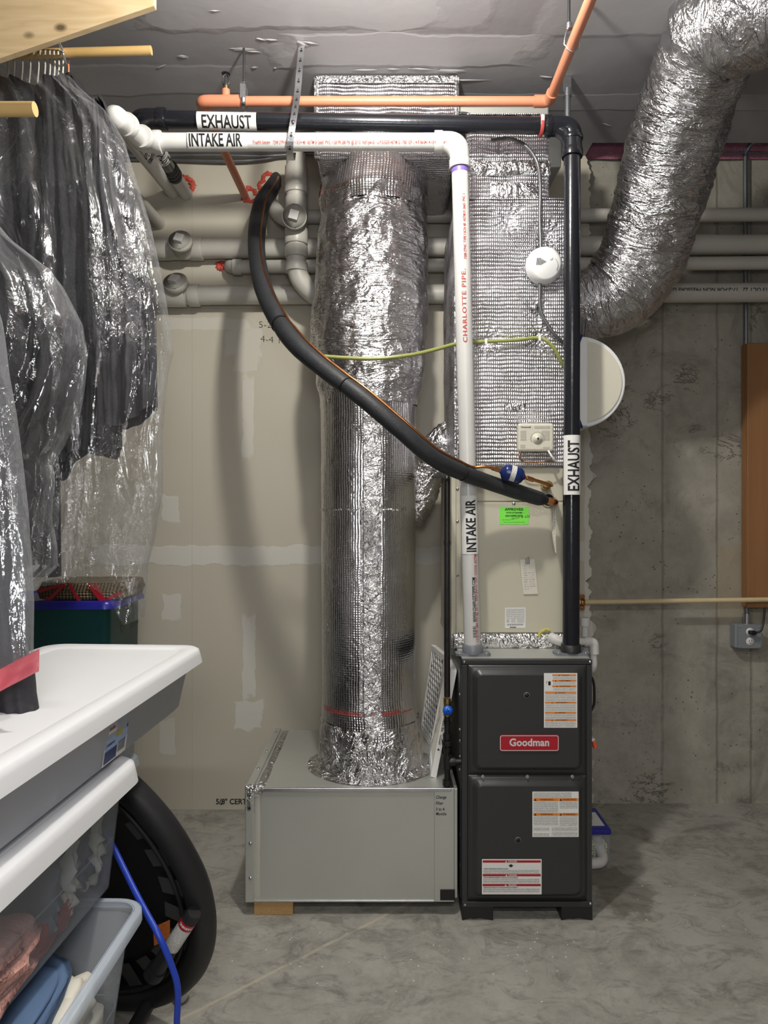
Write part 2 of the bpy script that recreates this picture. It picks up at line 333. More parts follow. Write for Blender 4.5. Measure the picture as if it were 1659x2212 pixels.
class MB:
    def __init__(s): s.v = []; s.f = []; s.uv = []; s.sm = []; s.mi = []; s.m = 0
    def add(s, vs, fs, uv=None, smooth=False):
        o = len(s.v); s.v += [Vector(p) for p in vs]; s.uv += uv or [(p[0], p[2]) for p in vs]
        for f in fs: s.f.append([i+o for i in f]); s.sm.append(smooth); s.mi.append(s.m)
        return s
    def box(s, x0, x1, y0, y1, z0, z1):
        v = [(x, y, z) for z in (z0, z1) for y in (y0, y1) for x in (x0, x1)]
        return s.add(v, [(0, 2, 3, 1), (4, 5, 7, 6), (0, 1, 5, 4), (2, 6, 7, 3), (0, 4, 6, 2), (1, 3, 7, 5)])
    def obox(s, c, u, v, w):
        c, u, v, w = map(Vector, (c, u, v, w))
        p = [c+u*a+v*b+w*d for d in (-1, 1) for b in (-1, 1) for a in (-1, 1)]
        if u.cross(v).dot(w) < 0: return s.add(p, [(0, 1, 3, 2), (4, 6, 7, 5), (0, 4, 5, 1), (2, 3, 7, 6), (0, 2, 6, 4), (1, 5, 7, 3)], [(0, 0)]*8)
        return s.add(p, [(0, 2, 3, 1), (4, 5, 7, 6), (0, 1, 5, 4), (2, 6, 7, 3), (0, 4, 6, 2), (1, 3, 7, 5)], [(0, 0)]*8)
    def tube(s, path, r, n=20, cap=True, closed=False, fn=None, squash=1):
        path = [Vector(p) for p in path]; L = len(path); rs = r if isinstance(r, (list, tuple)) else [r]*L
        tn = []
        for i in range(L):
            a, b = (path[i-1], path[(i+1) % L]) if closed else (path[max(i-1, 0)], path[min(i+1, L-1)])
            d = b-a; tn.append(d.normalized() if d.length > 1e-9 else (tn[-1] if tn else Vector((0, 0, 1))))
        ref = Vector((0, 1, 0)) if abs(tn[0].y) < .9 else Vector((0, 0, 1))
        u = (ref-tn[0]*ref.dot(tn[0])).normalized(); vs = []; uv = []; dist = 0
        for i in range(L):
            if i: u = (u-tn[i]*u.dot(tn[i])).normalized(); dist += (path[i]-path[i-1]).length
            w = tn[i].cross(u)
            for j in range(n+1):
                t = 2*PI*j/n; rr = rs[i]*(fn(t, dist, i/(L-1)) if fn else 1)
                vs.append(path[i]+(u*math.cos(t)+w*math.sin(t)*squash)*rr); uv.append((t*rs[i], dist))
        fs = []
        for i in range(L-1 if not closed else L):
            for j in range(n):
                a = i*(n+1)+j; b = ((i+1) % L)*(n+1)+j; fs.append((a, a+1, b+1, b))
        s.add(vs, fs, uv, True)
        if cap and not closed:
            for i, rv in ((0, 1), (L-1, 0)):
                k = [i*(n+1)+j for j in range(n)]; vv = [vs[q] for q in k]
                s.add(vv, [list(range(n))[::-1] if rv else list(range(n))], [(0, 0)]*n)
        return s
    def cyl(s, a, b, r, r2=None, n=20): return s.tube([a, b], [r, r if r2 is None else r2], n)
    def lathe(s, prof, o, ax, n=28):
        o = Vector(o); ax = Vector(ax).normalized(); return s.tube([o+ax*h for h, _ in prof], [max(r, 1e-5) for _, r in prof], n)
    def grid(s, fn, nu, nv, uvfn=None, wrap=False):
        vs = []; uv = []
        for j in range(nv+1):
            for i in range(nu+1):
                a, b = i/nu, j/nv; vs.append(Vector(fn(a, b))); uv.append(uvfn(a, b) if uvfn else (a, b))
        fs = [(j*(nu+1)+i, j*(nu+1)+i+1, (j+1)*(nu+1)+i+1, (j+1)*(nu+1)+i) for j in range(nv) for i in range(nu)]
        return s.add(vs, fs, uv, True)
    def loft(s, loops, cap0=True, cap1=True, smooth=True):
        n = len(loops[0]); vs = [p for l in loops for p in l]; fs = []
        for i in range(len(loops)-1):
            for j in range(n):
                k = (j+1) % n; fs.append((i*n+j, i*n+k, (i+1)*n+k, (i+1)*n+j))
        s.add(vs, fs, None, smooth)
        if cap0: s.add(loops[0], [list(range(n))[::-1]])
        if cap1: s.add(loops[-1], [list(range(n))])
        return s
    def prism(s, poly, o, u, v, w):
        o, u, v, w = map(Vector, (o, u, v, w)); a = [o+u*x+v*y for x, y in poly]; b = [p+w for p in a]; n = len(a)
        s.add(a+b, [list(range(n))[::-1], [n+i for i in range(n)]]+[(i, (i+1) % n, n+(i+1) % n, n+i) for i in range(n)], [(x, y) for x, y in poly]*2)
        return s
    def islands(s, margin):
        key = {}; rt = list(range(len(s.v)))
        def find(a):
            while rt[a] != a: rt[a] = rt[rt[a]]; a = rt[a]
            return a
        for i, p in enumerate(s.v):
            k = (round(p.x, 5), round(p.y, 5), round(p.z, 5))
            if k in key: rt[find(i)] = find(key[k])
            else: key[k] = i
        for f in s.f:
            a = find(f[0])
            for b in f[1:]: rt[find(b)] = a
        box = {}
        for i, p in enumerate(s.v):
            r = find(i); b = box.setdefault(r, [p.copy(), p.copy(), {r}])
            for k in range(3): b[0][k] = min(b[0][k], p[k]); b[1][k] = max(b[1][k], p[k])
        L = list(box.values()); ch = True
        while ch:
            ch = False
            for i in range(len(L)):
                for j in range(len(L)-1, i, -1):
                    if all(L[i][0][k]-margin <= L[j][1][k] and L[j][0][k]-margin <= L[i][1][k] for k in range(3)):
                        for k in range(3): L[i][0][k] = min(L[i][0][k], L[j][0][k]); L[i][1][k] = max(L[i][1][k], L[j][1][k])
                        L[i][2] |= L[j][2]; del L[j]; ch = True
        out = []
        for b in L:
            m = MB(); mp = {}
            for f, sm, mi in zip(s.f, s.sm, s.mi):
                if find(f[0]) in b[2]:
                    nf = []
                    for i in f:
                        if i not in mp: mp[i] = len(m.v); m.v.append(s.v[i]); m.uv.append(s.uv[i])
                        nf.append(mp[i])
                    m.f.append(nf); m.sm.append(sm); m.mi.append(mi)
            if m.f: out.append(m)
        return out
    def build(s, name, mat, parent=None, bevel=0, auto=True, solid=0):
        if auto and name in SPLIT and parent is not None:
            r = None
            for m in s.islands(SPLIT[name]):
                q = m.build(name, mat, parent, bevel, False, solid); r = r or q
            return r
        me = bpy.data.meshes.new(name)
        base = Vector(parent['_w']) if parent is not None else Vector((0, 0, 0))
        me.from_pydata([tuple(p-base) for p in s.v], [], s.f)
        me.update()
        uvl = me.uv_layers.new(name='UVMap')
        for l in me.loops: uvl.data[l.index].uv = s.uv[l.vertex_index]
        for p, sm, mi in zip(me.polygons, s.sm, s.mi): p.use_smooth = sm; p.material_index = mi
        for m in (mat if isinstance(mat, (list, tuple)) else [mat]): me.materials.append(M[m] if isinstance(m, str) else m)
        o = bpy.data.objects.new(name, me); COL.objects.link(o)
        if parent is not None: o.parent = parent; o['_w'] = tuple(base)
        else: o['_w'] = (0, 0, 0)
        if solid:
            q = o.modifiers.new('solid', 'SOLIDIFY'); q.thickness = solid; q.offset = 0
        if bevel:
            q = o.modifiers.new('bevel', 'BEVEL'); q.width = bevel; q.segments = 2; q.limit_method = 'ANGLE'; q.angle_limit = .7
        return o
def tag(o, label, cat, group=None):
    o['label'] = label; o['category'] = cat
    if group: o['group'] = group
    return o
def thing(name, label, cat, loc, group=None):
    o = bpy.data.objects.new(name, None); COL.objects.link(o); o.location = loc; o['_w'] = tuple(loc); o.empty_display_size = .05
    return tag(o, label, cat, group)
def struct(o): o['kind'] = 'structure'; return o
def textmesh(mb, s, size, fn, xs=1.0, bold=0, align='LEFT', ext=.0, res=3, spacing=1):
    import bmesh
    cu = bpy.data.curves.new('t', 'FONT'); cu.body = s; cu.size = size; cu.resolution_u = res; cu.offset = bold; cu.align_x = align; cu.space_character = spacing
    ob = bpy.data.objects.new('t', cu); COL.objects.link(ob)
    dg = bpy.context.evaluated_depsgraph_get(); me = bpy.data.meshes.new_from_object(ob.evaluated_get(dg))
    if getattr(fn, 'curved', False) or False:
        bm = bmesh.new(); bm.from_mesh(me); k = -size
        while k < size*1.2:
            bmesh.ops.bisect_plane(bm, geom=bm.verts[:]+bm.edges[:]+bm.faces[:], plane_co=(0, k, 0), plane_no=(0, 1, 0), dist=1e-6); k += .0022
        bm.to_mesh(me); bm.free()
    mb.add([fn(v.co.x*xs, v.co.y) for v in me.vertices], [list(p.vertices) for p in me.polygons])
    bpy.data.objects.remove(ob); bpy.data.curves.remove(cu); bpy.data.meshes.remove(me); return mb
def flat(o, u, v, off=0):
    o, u, v = Vector(o), Vector(u).normalized(), Vector(v).normalized(); n = u.cross(v)*off
    return lambda x, y: o+u*x+v*y+n
def onpipe(start, a, n, r):
    start, a = Vector(start), Vector(a).normalized(); n = Vector(n); n = (n-a*n.dot(a)).normalized(); b = n.cross(a)
    f = lambda x, y: start+a*x+(n*math.cos(y/r)+b*math.sin(y/r))*r
    f.curved = True; return f
def curved(f): f.curved = True; return f
def wraplabel(parent, s, start, a, n, r, length, arc, size, xs, bold, x0, y0, mat='paper', sheet=True, spacing=1):
    """white sheet wrapped on a pipe, with lettering"""
    f = onpipe(start, a, n, r+.0012)
    lab = None
    if sheet:
        lab = MB().grid(lambda u, v: f(u*length, (v-.5)*arc), 2, 24).build('label', mat, parent)
    g = onpipe(start, a, n, r+.0018)
    mb = MB()
    textmesh(mb, s, size, curved(lambda x, y: g(x+x0, y+y0)), xs, bold, spacing=spacing)
    mb.build('lettering', 'ink', lab if lab else parent)
    return lab
def rrect(x0, x1, y0, y1, r, z, k=5):
    out = []
    for cx, cy, a0 in ((x1-r, y0+r, -PI/2), (x1-r, y1-r, 0), (x0+r, y1-r, PI/2), (x0+r, y0+r, PI)):
        for i in range(k+1): t = a0+PI/2*i/k; out.append(Vector((cx+r*math.cos(t), cy+r*math.sin(t), z)))
    return out
def screw(mb, p, r=.004, n=(0, -1, 0)):
    p = Vector(p); n = Vector(n); mb.lathe([(0, r*1.3), (.001, r*1.3), (.0012, r), (.003, r*.8), (.0034, 0)], p, n, 10)
    return mb

# ================================================================ SETTING
ZC = 3.12; YD = 3.39; YW = 3.46
struct(MB().grid(lambda u, v: (-1.95+4.35*u, -2.6+6.1*v, 0), 1, 1).build('floor', 'conc_floor'))
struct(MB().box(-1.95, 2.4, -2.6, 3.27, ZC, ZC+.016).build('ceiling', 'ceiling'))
struct(MB().box(-1.95, 2.4, YW, YW+.2, 0, 3.14).build('wall_concrete', 'conc_wall'))
struct(MB().box(-2.05, -1.95, -2.6, YW+.2, 0, 3.4).build('wall_left', 'room_wall'))
struct(MB().box(2.4, 2.5, -2.6, YW+.2, 0, 3.4).build('wall_right', 'room_wall'))
struct(MB().box(-2.05, 2.5, -2.7, -2.6, 0, 3.4).build('wall_front', 'room_wall'))
# drywall board with a ragged joint-compound edge on its right
mb = MB(); xe = wallpos(1266, 0)[0]; zz = [i*.01 for i in range(0, 313)]
poly = [(-1.95, 0), ]
edge = [(xe+.022*mn.noise(Vector((z*3, 1, 0)))+.040*abs(mn.noise(Vector((z*11, 5, 0))))+.022*mn.noise(Vector((z*38, 9, 0)))+.012, z) for z in zz]
mb.prism([(-1.95, 0)]+edge+[(-1.95, 3.12)], (0, YD, 0), (1, 0, 0), (0, 0, 1), (0, .069, 0))
struct(mb.build('wall_back', 'drywall'))
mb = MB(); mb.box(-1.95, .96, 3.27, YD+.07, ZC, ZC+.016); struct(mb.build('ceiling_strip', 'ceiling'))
mb = MB(); mb.box(-1.95, 2.4, 3.3, 3.7, 3.30, 3.33); struct(mb.build('ceiling_void', 'ceiling'))
# printed words along the bottom of the drywall
mb = MB(); textmesh(mb, '5/8" CERTAINTEED', .036, flat(P(466, 1737, YD-.001), (1, 0, 0), (0, 0, 1)), .95, .0008)
for q, (sx, sy) in enumerate([(325, 1736), (478, 1737)]):
    p = P(sx, sy, YD-.001); mb.cyl(p, p+Vector((0, -.001, 0)), .004, n=10)
textmesh(mb, '5-2', .045, flat(P(558, 708, YD-.001), (1, 0, 0), (0, 0, 1)), 1.1, -.0007)
textmesh(mb, '4-4 1', .045, flat(P(562, 738, YD-.001), (1, 0, -.1), (0, 0, 1)), 1.1, -.0007)
struct(mb.build('trim_1', 'ink'))
# flaked ceiling paint around the hangers
mb = MB()
def flake(px, py, w, d, a):
    Y = F*(ZC-H)/(CY-py); c = Vector(((px-CX)/F*Y, Y, ZC-.001)); u = Vector((math.cos(a), math.sin(a), 0)); v = Vector((-u.y, u.x, 0)); pts = []
    n = 14
    for i in range(n):
        t = 2*PI*i/n; r = 1+.35*mn.noise(Vector((i*1.7, px*.1, py*.1))); pts.append(c+u*w*r*math.cos(t)+v*d*r*math.sin(t)-Vector((0, 0, .004*abs(mn.noise(Vector((i*.9, px, 1)))))))
    mb.add(pts+[c-Vector((0, 0, .003))], [(i, (i+1) % n, n) for i in range(n)])
for a in [(527, 106, .05, .012, .1), (545, 110, .035, .005, .2), (655, 94, .025, .010, .7), (672, 92, .03, .005, .3), (585, 85, .03, .004, .1), (565, 84, .02, .004, .4), (395, 120, .02, .005, .1), (350, 142, .025, .003, -.5), (550, 145, .015, .007, -.4),
          (595, 146, .006, .004, 0), (790, 150, .05, .004, 0), (850, 148, .03, .003, 0), (910, 148, .05, .005, .1), (975, 152, .06, .010, .05), (395, 122, .02, .003, .2), (1180, 165, .03, .004, .2), (1310, 268, .03, .003, .5), (465, 22, .02, .002, 0), (1000, 172, .1, .003, 0)]: flake(*a)
mb.build('trim_2', plain('loose_ceiling_paper', (.48, .47, .48), .7))['kind'] = 'structure'
# pink fibreglass in the gap above the foundation
mb = MB()
def ins(u, v):
    x = -1.9+4.25*u; a = mn.noise(Vector((x*4, v*2, 0)))*.05
    t = v*PI; return (x, 3.44-.05*math.sin(t)+a*.4, 3.13+.17*v+a*.3)
mb.grid(ins, 220, 10)
tag(mb.build('pink_insulation', 'pink_ins'), 'pink fibreglass insulation stuffed in the gap above the concrete wall', 'insulation')['kind'] = 'stuff'

# ================================================================ BACK-WALL DRAIN PIPES
def pipe(mb, pts, r, br=.05, n=24): mb.tube(bend(pts, br), r, n); return mb
def collar(mb, a, d, r, l): a = Vector(a); d = Vector(d).normalized(); mb.tube([a-d*l/2, a-d*(l/2-.004), a+d*(l/2-.004), a+d*l/2], [r*.97, r, r, r*.97], 24)
def cleanout(parent, c, d, r):
    c = Vector(c); d = Vector(d).normalized()
    MB().lathe([(-.05, r*.95), (0, r*.95), (.004, r*1.12), (.03, r*1.12), (.032, r*1.05), (.028, r*.92), (.026, r*.92)], c, d).build('cleanout_hub', 'pvc_aged', parent)
    k = MB(); k.lathe([(.02, r*.9), (.029, r*.9), (.031, r*.86)], c, d)
    u = d.cross(Vector((.3, 0, 1))).normalized(); v = d.cross(u); k.obox(c+d*.04, u*r*.42, v*r*.42, d*.012)
    k.build('cleanout_plug', 'pvc', parent, bevel=.002)
YP = 3.335
def wpt(px, py, Y=YP): return P(px, py, Y)
t = thing('drain_pipe', 'thick white horizontal drain pipe with cleanout, upper one on the left wall', 'pipe', wpt(340, 537))
mb = MB(); a, b = wpt(250, 539), wpt(1800, 527); mb.cyl(a, b, .0445, n=28); mb.build('pipe_run', 'pvc_aged', t)
mb = MB()
for px in (355, 425): collar(mb, wpt(px, 538), (1, 0, 0), .052, .06)
mb.cyl(wpt(352, 538), wpt(430, 538), .049); mb.build('fitting', 'pvc_aged', t)
cleanout(t, wpt(392, 528, YP-.06), (0, -.9, .3), .048)
t = thing('drain_pipe', 'thick white drain pipe with printed lettering and cleanout, lowest of the wall pipes', 'pipe', wpt(380, 637))
mb = MB(); mb.cyl(wpt(335, 638), wpt(1800, 631), .0445, n=28); mb.build('pipe_run', 'pvc_aged', t)
mb = MB(); collar(mb, wpt(420, 638), (1, 0, 0), .052, .05); collar(mb, wpt(372, 638), (1, 0, 0), .054, .13); mb.build('fitting', 'pvc_aged', t)
cleanout(t, wpt(382, 618, YP-.04), (-.05, -.85, .5), .050)
a = wpt(1659, 627); f = onpipe(a+Vector((0, 0, -.003)), (-1, 0, 0), (0, -1, -.0), .046)
mb = MB(); textmesh(mb, '2013 OCT 22   17-2-FOR NON PRESSURE USE ONLY', .026, f, .95, .0004); mb.build('lettering', 'ink', t)
t = thing('drain_pipe', 'slim white pipe between the two thick drain pipes on the wall', 'pipe', wpt(500, 576))
mb = MB(); pipe(mb, [wpt(497, 575, YD), wpt(500, 577, YP-.02), wpt(1800, 567, YP-.02)], .0302, .05); collar(mb, wpt(513, 577, YP-.02), (1, 0, 0), .036, .04); mb.build('pipe_run', 'pvc_aged', t)
t = thing('drain_pipe', 'slim white pipe running along the wall above all the others', 'pipe', wpt(700, 467))
mb = MB(); mb.cyl(wpt(655, 468, YP), wpt(1800, 463, YP), .031, n=24); mb.build('pipe_run', 'pvc_aged', t)
t = thing('drain_stack', 'vertical white drain stack with square-plug cleanout beside the round duct', 'pipe', P(640, 470, 3.2))
YS = 3.19
mb = MB(); pipe(mb, [P(640, 335, YS), P(640, 600, YS), P(690, 648, YS+.05), P(760, 648, YS+.06)], .0445, .13, 28); mb.build('pipe_run', 'pvc_aged', t)
mb = MB()
for py, r, l in ((385, .051, .10), (412, .053, .03), (445, .050, .07), (512, .052, .07), (545, .052, .05), (578, .052, .04)): collar(mb, P(640, py, YS), (0, 0, 1), r, l)
mb.build('coupling', 'pvc_aged', t)
MB().tube(bend([P(640, 480, YS), P(606, 468, YS+.05), P(585, 440, YD)], .05), .035, 20).build('branch', 'pvc_aged', t)
cleanout(t, P(638, 472, YS-.07), (-.02, -1, -.05), .048)
t = thing('pipe_stub', 'short white pipe stub slanting from the drywall behind the garment bag', 'pipe', P(340, 480, YD))
MB().tube([P(285, 420, 3.1), P(345, 485, YD+.01)], .031, 20).build('pipe_run', 'pvc_aged', t)
mb = MB()
for i, (px, py) in enumerate([(704, 365), (708, 385), (706, 405), (703, 420)]):
    mb.lathe([(0, .032), (.012, .028-.004*i), (.018, .013), (.02, 0)], P(px, py, YD), (0, -1, 0), 12)
tag(mb.build('fire_caulk', 'caulk'), 'red fire caulk smeared on drywall between the stack and the round duct', 'caulk')
def caulkring(name, px, py, r, label, pts=14):
    mb = MB(); c = P(px, py, YD); path = [c+Vector((math.cos(t)*r*(1+.5*mn.noise(Vector((math.cos(t)*1.5, math.sin(t)*1.5, px)))), .002, math.sin(t)*r*(1+.5*mn.noise(Vector((math.cos(t)*1.5, math.sin(t)*1.5, py)))))) for t in [2*PI*i/60 for i in range(60)]]
    mb.tube(path, [.007+.024*abs(mn.noise(Vector((i*.4, px, 3)))) for i in range(60)], 10, False, True, fn=lambda a, d, q: 1+.3*mn.noise(Vector((d*60, a, px))))
    return tag(mb.build(name, 'caulk'), label, 'caulk')
caulkring('fire_caulk', 397, 402, .045, 'red fire caulk around the exhaust pipe where it enters the drywall')
caulkring('fire_caulk', 541, 423, .030, 'red fire caulk around the slanting orange pipe at the wall')
caulkring('fire_caulk', 582, 398, .045, 'red fire caulk around the top of the black insulated line')
caulkring('fire_caulk', 478, 574, .016, 'small dab of red caulk at the end of the slim wall pipe')

# ---- conduits
def bx(px_pts, r, name, label, mat='lead', cat='cable', k=10, tick=.006):
    path = catmull([P(*q) for q in px_pts], k); mb = MB()
    L = 0; dense = [path[0]]
    for a, b in zip(path, path[1:]):
        n = max(1, int((b-a).length/(tick*.5)))
        for i in range(1, n+1): dense.append(a.lerp(b, i/n))
    mb.tube(dense, [r*(1 if i % 2 else .84) for i in range(len(dense))], 8)
    return tag(mb.build(name, mat), label, cat)
bx([(150, 334, 3.35), (300, 336, 3.35), (450, 335, 3.35), (560, 337, 3.35), (640, 333, 3.35), (700, 330, 3.35)], .009, 'armored_cable', 'grey armored cable along the ceiling corner, upper of two behind the intake pipe', tick=.009)
bx([(150, 345, 3.37), (300, 344, 3.37), (480, 348, 3.36), (560, 345, 3.36), (610, 336, 3.36), (640, 334, 3.37)], .008, 'armored_cable', 'grey armored cable along the ceiling corner, lower of two behind the intake pipe', tick=.009)
bx([(1255, 325, 3.44), (1320, 332, 3.43), (1400, 336, 3.43), (1550, 331, 3.43), (1700, 329, 3.43)], .007, 'armored_cable', 'thin armored cable along the top of the concrete wall', tick=.009)
t = thing('wall_conduit', 'thin grey steel conduit running down the concrete wall to the outlet', 'conduit', P(1613, 1340, 3.44))
mb = MB(); mb.tube(bend([P(1720, 306, 3.40), P(1625, 306, 3.40), P(1610, 330, 3.43), P(1613, 1347, 3.43)], .09), .0105, 14); mb.build('pipe_run', 'lead', t)
mb = MB(); mb.cyl(P(1613, 1325, 3.43), P(1613, 1347, 3.43), .017); mb.cyl(P(1610, 322, 3.43), P(1610, 334, 3.43), .015); mb.build('connector', 'zinc', t)
t = thing('outlet_box', 'grey metal outlet box with duplex receptacle on the concrete wall', 'outlet', P(1617, 1374, 3.45))
c = P(1617, 1375, 3.40)
MB().box(c.x-.062, c.x+.058, 3.405, YW, c.z-.057, c.z+.057).build('box', 'box_grey', t, bevel=.006)
mb = MB(); mb.box(c.x-.05, c.x+.06, 3.398, 3.405, c.z-.056, c.z+.056)
for sx in (-.042, .052):
    for sz in (-.048, .048): screw(mb, (c.x+sx, 3.398, c.z+sz), .004)
mb.build('cover_plate', 'box_grey', t, bevel=.003)
for s in (-1, 1):
    r = MB().lathe([(0, .019), (.003, .018), (.0035, 0)], (c.x+.006, 3.398, c.z+s*.023), (0, -1, 0)).build('receptacle', 'white', t)
    k = MB()
    for q in (-.006, .006): k.box(c.x+.006+q-.001, c.x+.006+q+.001, 3.393, 3.3945, c.z+s*.023, c.z+s*.023+.008)
    k.cyl((c.x+.006, 3.3945, c.z+s*.023-.008), (c.x+.006, 3.393, c.z+s*.023-.008), .0022, n=8); k.build('slot', 'ink', r)
t = thing('power_cord', 'black power cord plugged into the upper socket of the wall outlet', 'cord', (c.x, 3.38, c.z+.02))
MB().box(c.x-.008, c.x+.022, 3.365, 3.394, c.z+.012, c.z+.032).build('plug', 'black', t, bevel=.005)
MB().tube(catmull([(c.x+.02, 3.375, c.z+.022), (c.x+.045, 3.37, c.z+.035), (c.x+.062, 3.38, c.z+.08), (c.x+.072, 3.39, c.z+.15), (c.x+.078, 3.41, c.z+.30)]), .0045, 8).build('cord', 'black', t)
# stained board on the concrete wall
a, b = P(1611, 742, 3.40), P(1611, 1312, 3.40)
mb = MB(); mb.box(a.x, 2.2, 3.385, YW-.018, b.z, a.z); tag(mb.build('mounting_board', 'board', bevel=.003), 'reddish-brown plywood board fixed to the concrete wall at the right', 'board')
t = thing('water_line', 'thin tan plastic water line running across the concrete wall', 'pipe', P(1260, 1300, 3.37))
MB().cyl(P(1230, 1301, 3.365), P(1760, 1294, 3.365), .0115, n=16).build('pipe_run', 'tan', t)
mb = MB(); c = P(1258, 1301, 3.365)
mb.lathe([(-.01, .016), (-.008, .019), (.008, .019), (.01, .016)], c, (1, 0, 0), 16); mb.box(c.x-.01, c.x+.01, 3.36, 3.40, c.z-.036, c.z+.036)
for s in (-1, 1): mb.lathe([(0, .007), (.006, .007), (.007, .004)], (c.x, 3.36, c.z+s*.028), (0, -1, 0), 8)
mb.build('clamp', 'copper', t, bevel=.002)

# ================================================================ CEILING-LEVEL PIPES
n_dn = lambda p: (Vector((0, 0, H))-Vector(p))
# ---- intake
t = thing('intake_pipe', 'white plastic intake air pipe running under the ceiling and down to the furnace', 'pipe', (.318, 2.55, .93))
W0 = P(376, 418, YD+.02); A = P(243, 246, 2.26); B = P(300, 297, 2.42); C0 = P(322, 307, 2.49); D = P(992, 307, 2.55); E = Vector((.318, 2.55, .915))
RI = .0302
mb = MB(); mb.tube(bend([W0, A, C0+Vector((-.02, 0, 0)), D, E], .085, 10), RI, 28); mb.build('pipe_run', 'pvc', t)
mb = MB(); fit = bend([D+Vector((-.085, 0, 0)), D, D+(E-D).normalized()*.085], .07, 8); mb.tube(fit, RI*1.17, 28)
collar(mb, D+Vector((-.075, 0, 0)), (1, 0, 0), RI*1.27, .03); collar(mb, D+(E-D).normalized()*.08, (E-D), RI*1.27, .03)
mb.build('elbow', 'pvc', t)
mb = MB(); collar(mb, D+Vector((-.108, 0, 0)), (1, 0, 0), RI*1.02, .05); collar(mb, D+(E-D).normalized()*.104, (E-D), RI*1.02, .022); mb.build('primer_band', 'purple', t)
mb = MB(); mb.tube(bend([C0+Vector((.03, 0, 0)), C0+Vector((-.02, 0, 0)), A, A+(W0-A).normalized()*.12], .07, 8), RI*1.17, 28)
collar(mb, C0+Vector((.03, 0, 0)), (1, 0, 0), RI*1.28, .028); collar(mb, C0.lerp(A, .62), A-C0, RI*1.3, .025); collar(mb, A+(W0-A).normalized()*.12, W0-A, RI*1.28, .028); collar(mb, C0.lerp(A, .2), A-C0, RI*1.28, .02)
mb.build('elbow', 'pvc', t)
st = P(408, 306, 2.495); ax = (D-C0).normalized()
wraplabel(t, 'INTAKE AIR', st, ax, n_dn(st)+Vector((0, 0, .5)), RI, .205, .062, .062, .56, .0016, .004, -.019)
st = P(548, 309, 2.51); f = onpipe(st, ax, n_dn(st), RI+.001); mb = MB()
textmesh(mb, "TrueFit System   7200 2\"PVC TYPE I SCH 40  ASTM D 2665  PVC 1120 PR 280 PSI @ 23\u00b0C  NSF-pw-G   U.P.CODE ASTM D 1785  CP-114-P 06-04-14 13:41 EXT.#12", .0125, f, .80, .0002)
mb.build('lettering', 'redink', t)
up = (D-E).normalized()
def von(py): return E+up*((H+(CY-py)/F*2.55-E.z)/up.z)
st = von(1196); wraplabel(t, 'INTAKE AIR', st, up, (0, -1, 0), RI, .208, .075, .052, .68, .0013, .006, -.021)
mb = MB()
f = onpipe(von(744), up, (.22, -1, 0), RI+.001); textmesh(mb, 'CHARLOTTE PIPE.', .0215, f, 1.32, .0004, spacing=1.18)
f = onpipe(von(566), up, (.42, -1, 0), RI+.001); textmesh(mb, '7200 2"PVC TYPE I SCH 40  ASTM D 2665  PVC 1', .014, f, .80, .0002)
f = onpipe(von(1402), up, (.80, -1, 0), RI+.001); textmesh(mb, 'PVC 1120 PR 280 PSI @ 23\u00b0C  NSF-pw-G  U.P. CODE ASTM D 1785-21a', .015, f, .9, .0002)
mb.build('lettering', 'redink', t)
mb = MB(); f = onpipe(von(1341), up, (.42, -1, 0), RI+.001); textmesh(mb, 'WWW.CHARLOTTEPIPE.COM', .0165, f, .72, .0003)
f = onpipe(von(1374), up, (.18, -1, 0), RI+.001)
for i in range(12):
    y = .001+i*.0034; wd = .0010 if i % 3 else .0019; mb.add([f(y, -.006), f(y+wd, -.006), f(y+wd, .006), f(y, .006)], [(0, 1, 2, 3)])
mb.build('barcode', 'ink', t)
d = (W0-A).normalized(); st = A.lerp(W0, .26)
wraplabel(t, 'INTAKE AIR', st, d, n_dn(st)+Vector((.3, 0, 0)), RI, .24, .060, .055, .66, .0012, .01, -.012, sheet=False)
MB().prism([(-.052, -.03), (.052, -.03), (.062, -.02), (.062, .02), (.052, .03), (-.052, .03), (-.062, .02), (-.062, -.02)], (E.x, E.y, .908), (1, 0, 0), (0, 1, 0), (0, 0, .008)).build('flange', 'grey_pl', t)
MB().lathe([(0, .037), (.03, .037), (.033, .031)], (E.x, E.y, .914), (0, 0, 1)).build('collar', 'grey_pl', t)
mb = MB()
for sx in (-.048, .048): screw(mb, (E.x+sx, E.y-.018, .916), .0035, (0, 0, 1))
mb.build('screw', 'zinc', t)
# ---- exhaust
t = thing('exhaust_pipe', 'black plastic exhaust pipe running under the ceiling and down to the furnace', 'pipe', (.674, 2.56, .93))
W1 = P(404, 422, YD+.02); A1 = P(296, 257, 2.56); D1 = P(1236, 273, 2.60); E1 = Vector((.674, 2.56, .915)); RE = .0302
d1 = (W1-A1).normalized(); mid = A1.lerp(W1, .62)
mb = MB(); mb.tube(bend([mid, A1, D1, E1], .10, 10), RE, 28); mb.build('pipe_run', 'black_pipe', t)
dv = (E1-D1).normalized()
mb = MB(); mb.tube(bend([D1+Vector((-.09, 0, 0)), D1, D1+dv*.09], .085, 8), RE*1.18, 28); collar(mb, D1+Vector((-.09, 0, 0)), (1, 0, 0), RE*1.28, .025); collar(mb, D1+dv*.045, dv, RE*1.3, .016); collar(mb, D1+dv*.10, dv, RE*1.28, .03); mb.build('elbow', 'black_pipe', t)
mb = MB(); mb.tube(bend([A1+Vector((.09, 0, 0)), A1, A1+d1*.10], .08, 8), RE*1.17, 28); collar(mb, A1+Vector((.09, 0, 0)), (1, 0, 0), RE*1.27, .03); mb.build('elbow', 'black_pipe', t)
mb = MB(); collar(mb, P(1168, 273, 2.6), (1, 0, 0), RE*1.23, .012); mb.build('band', 'redink', t)
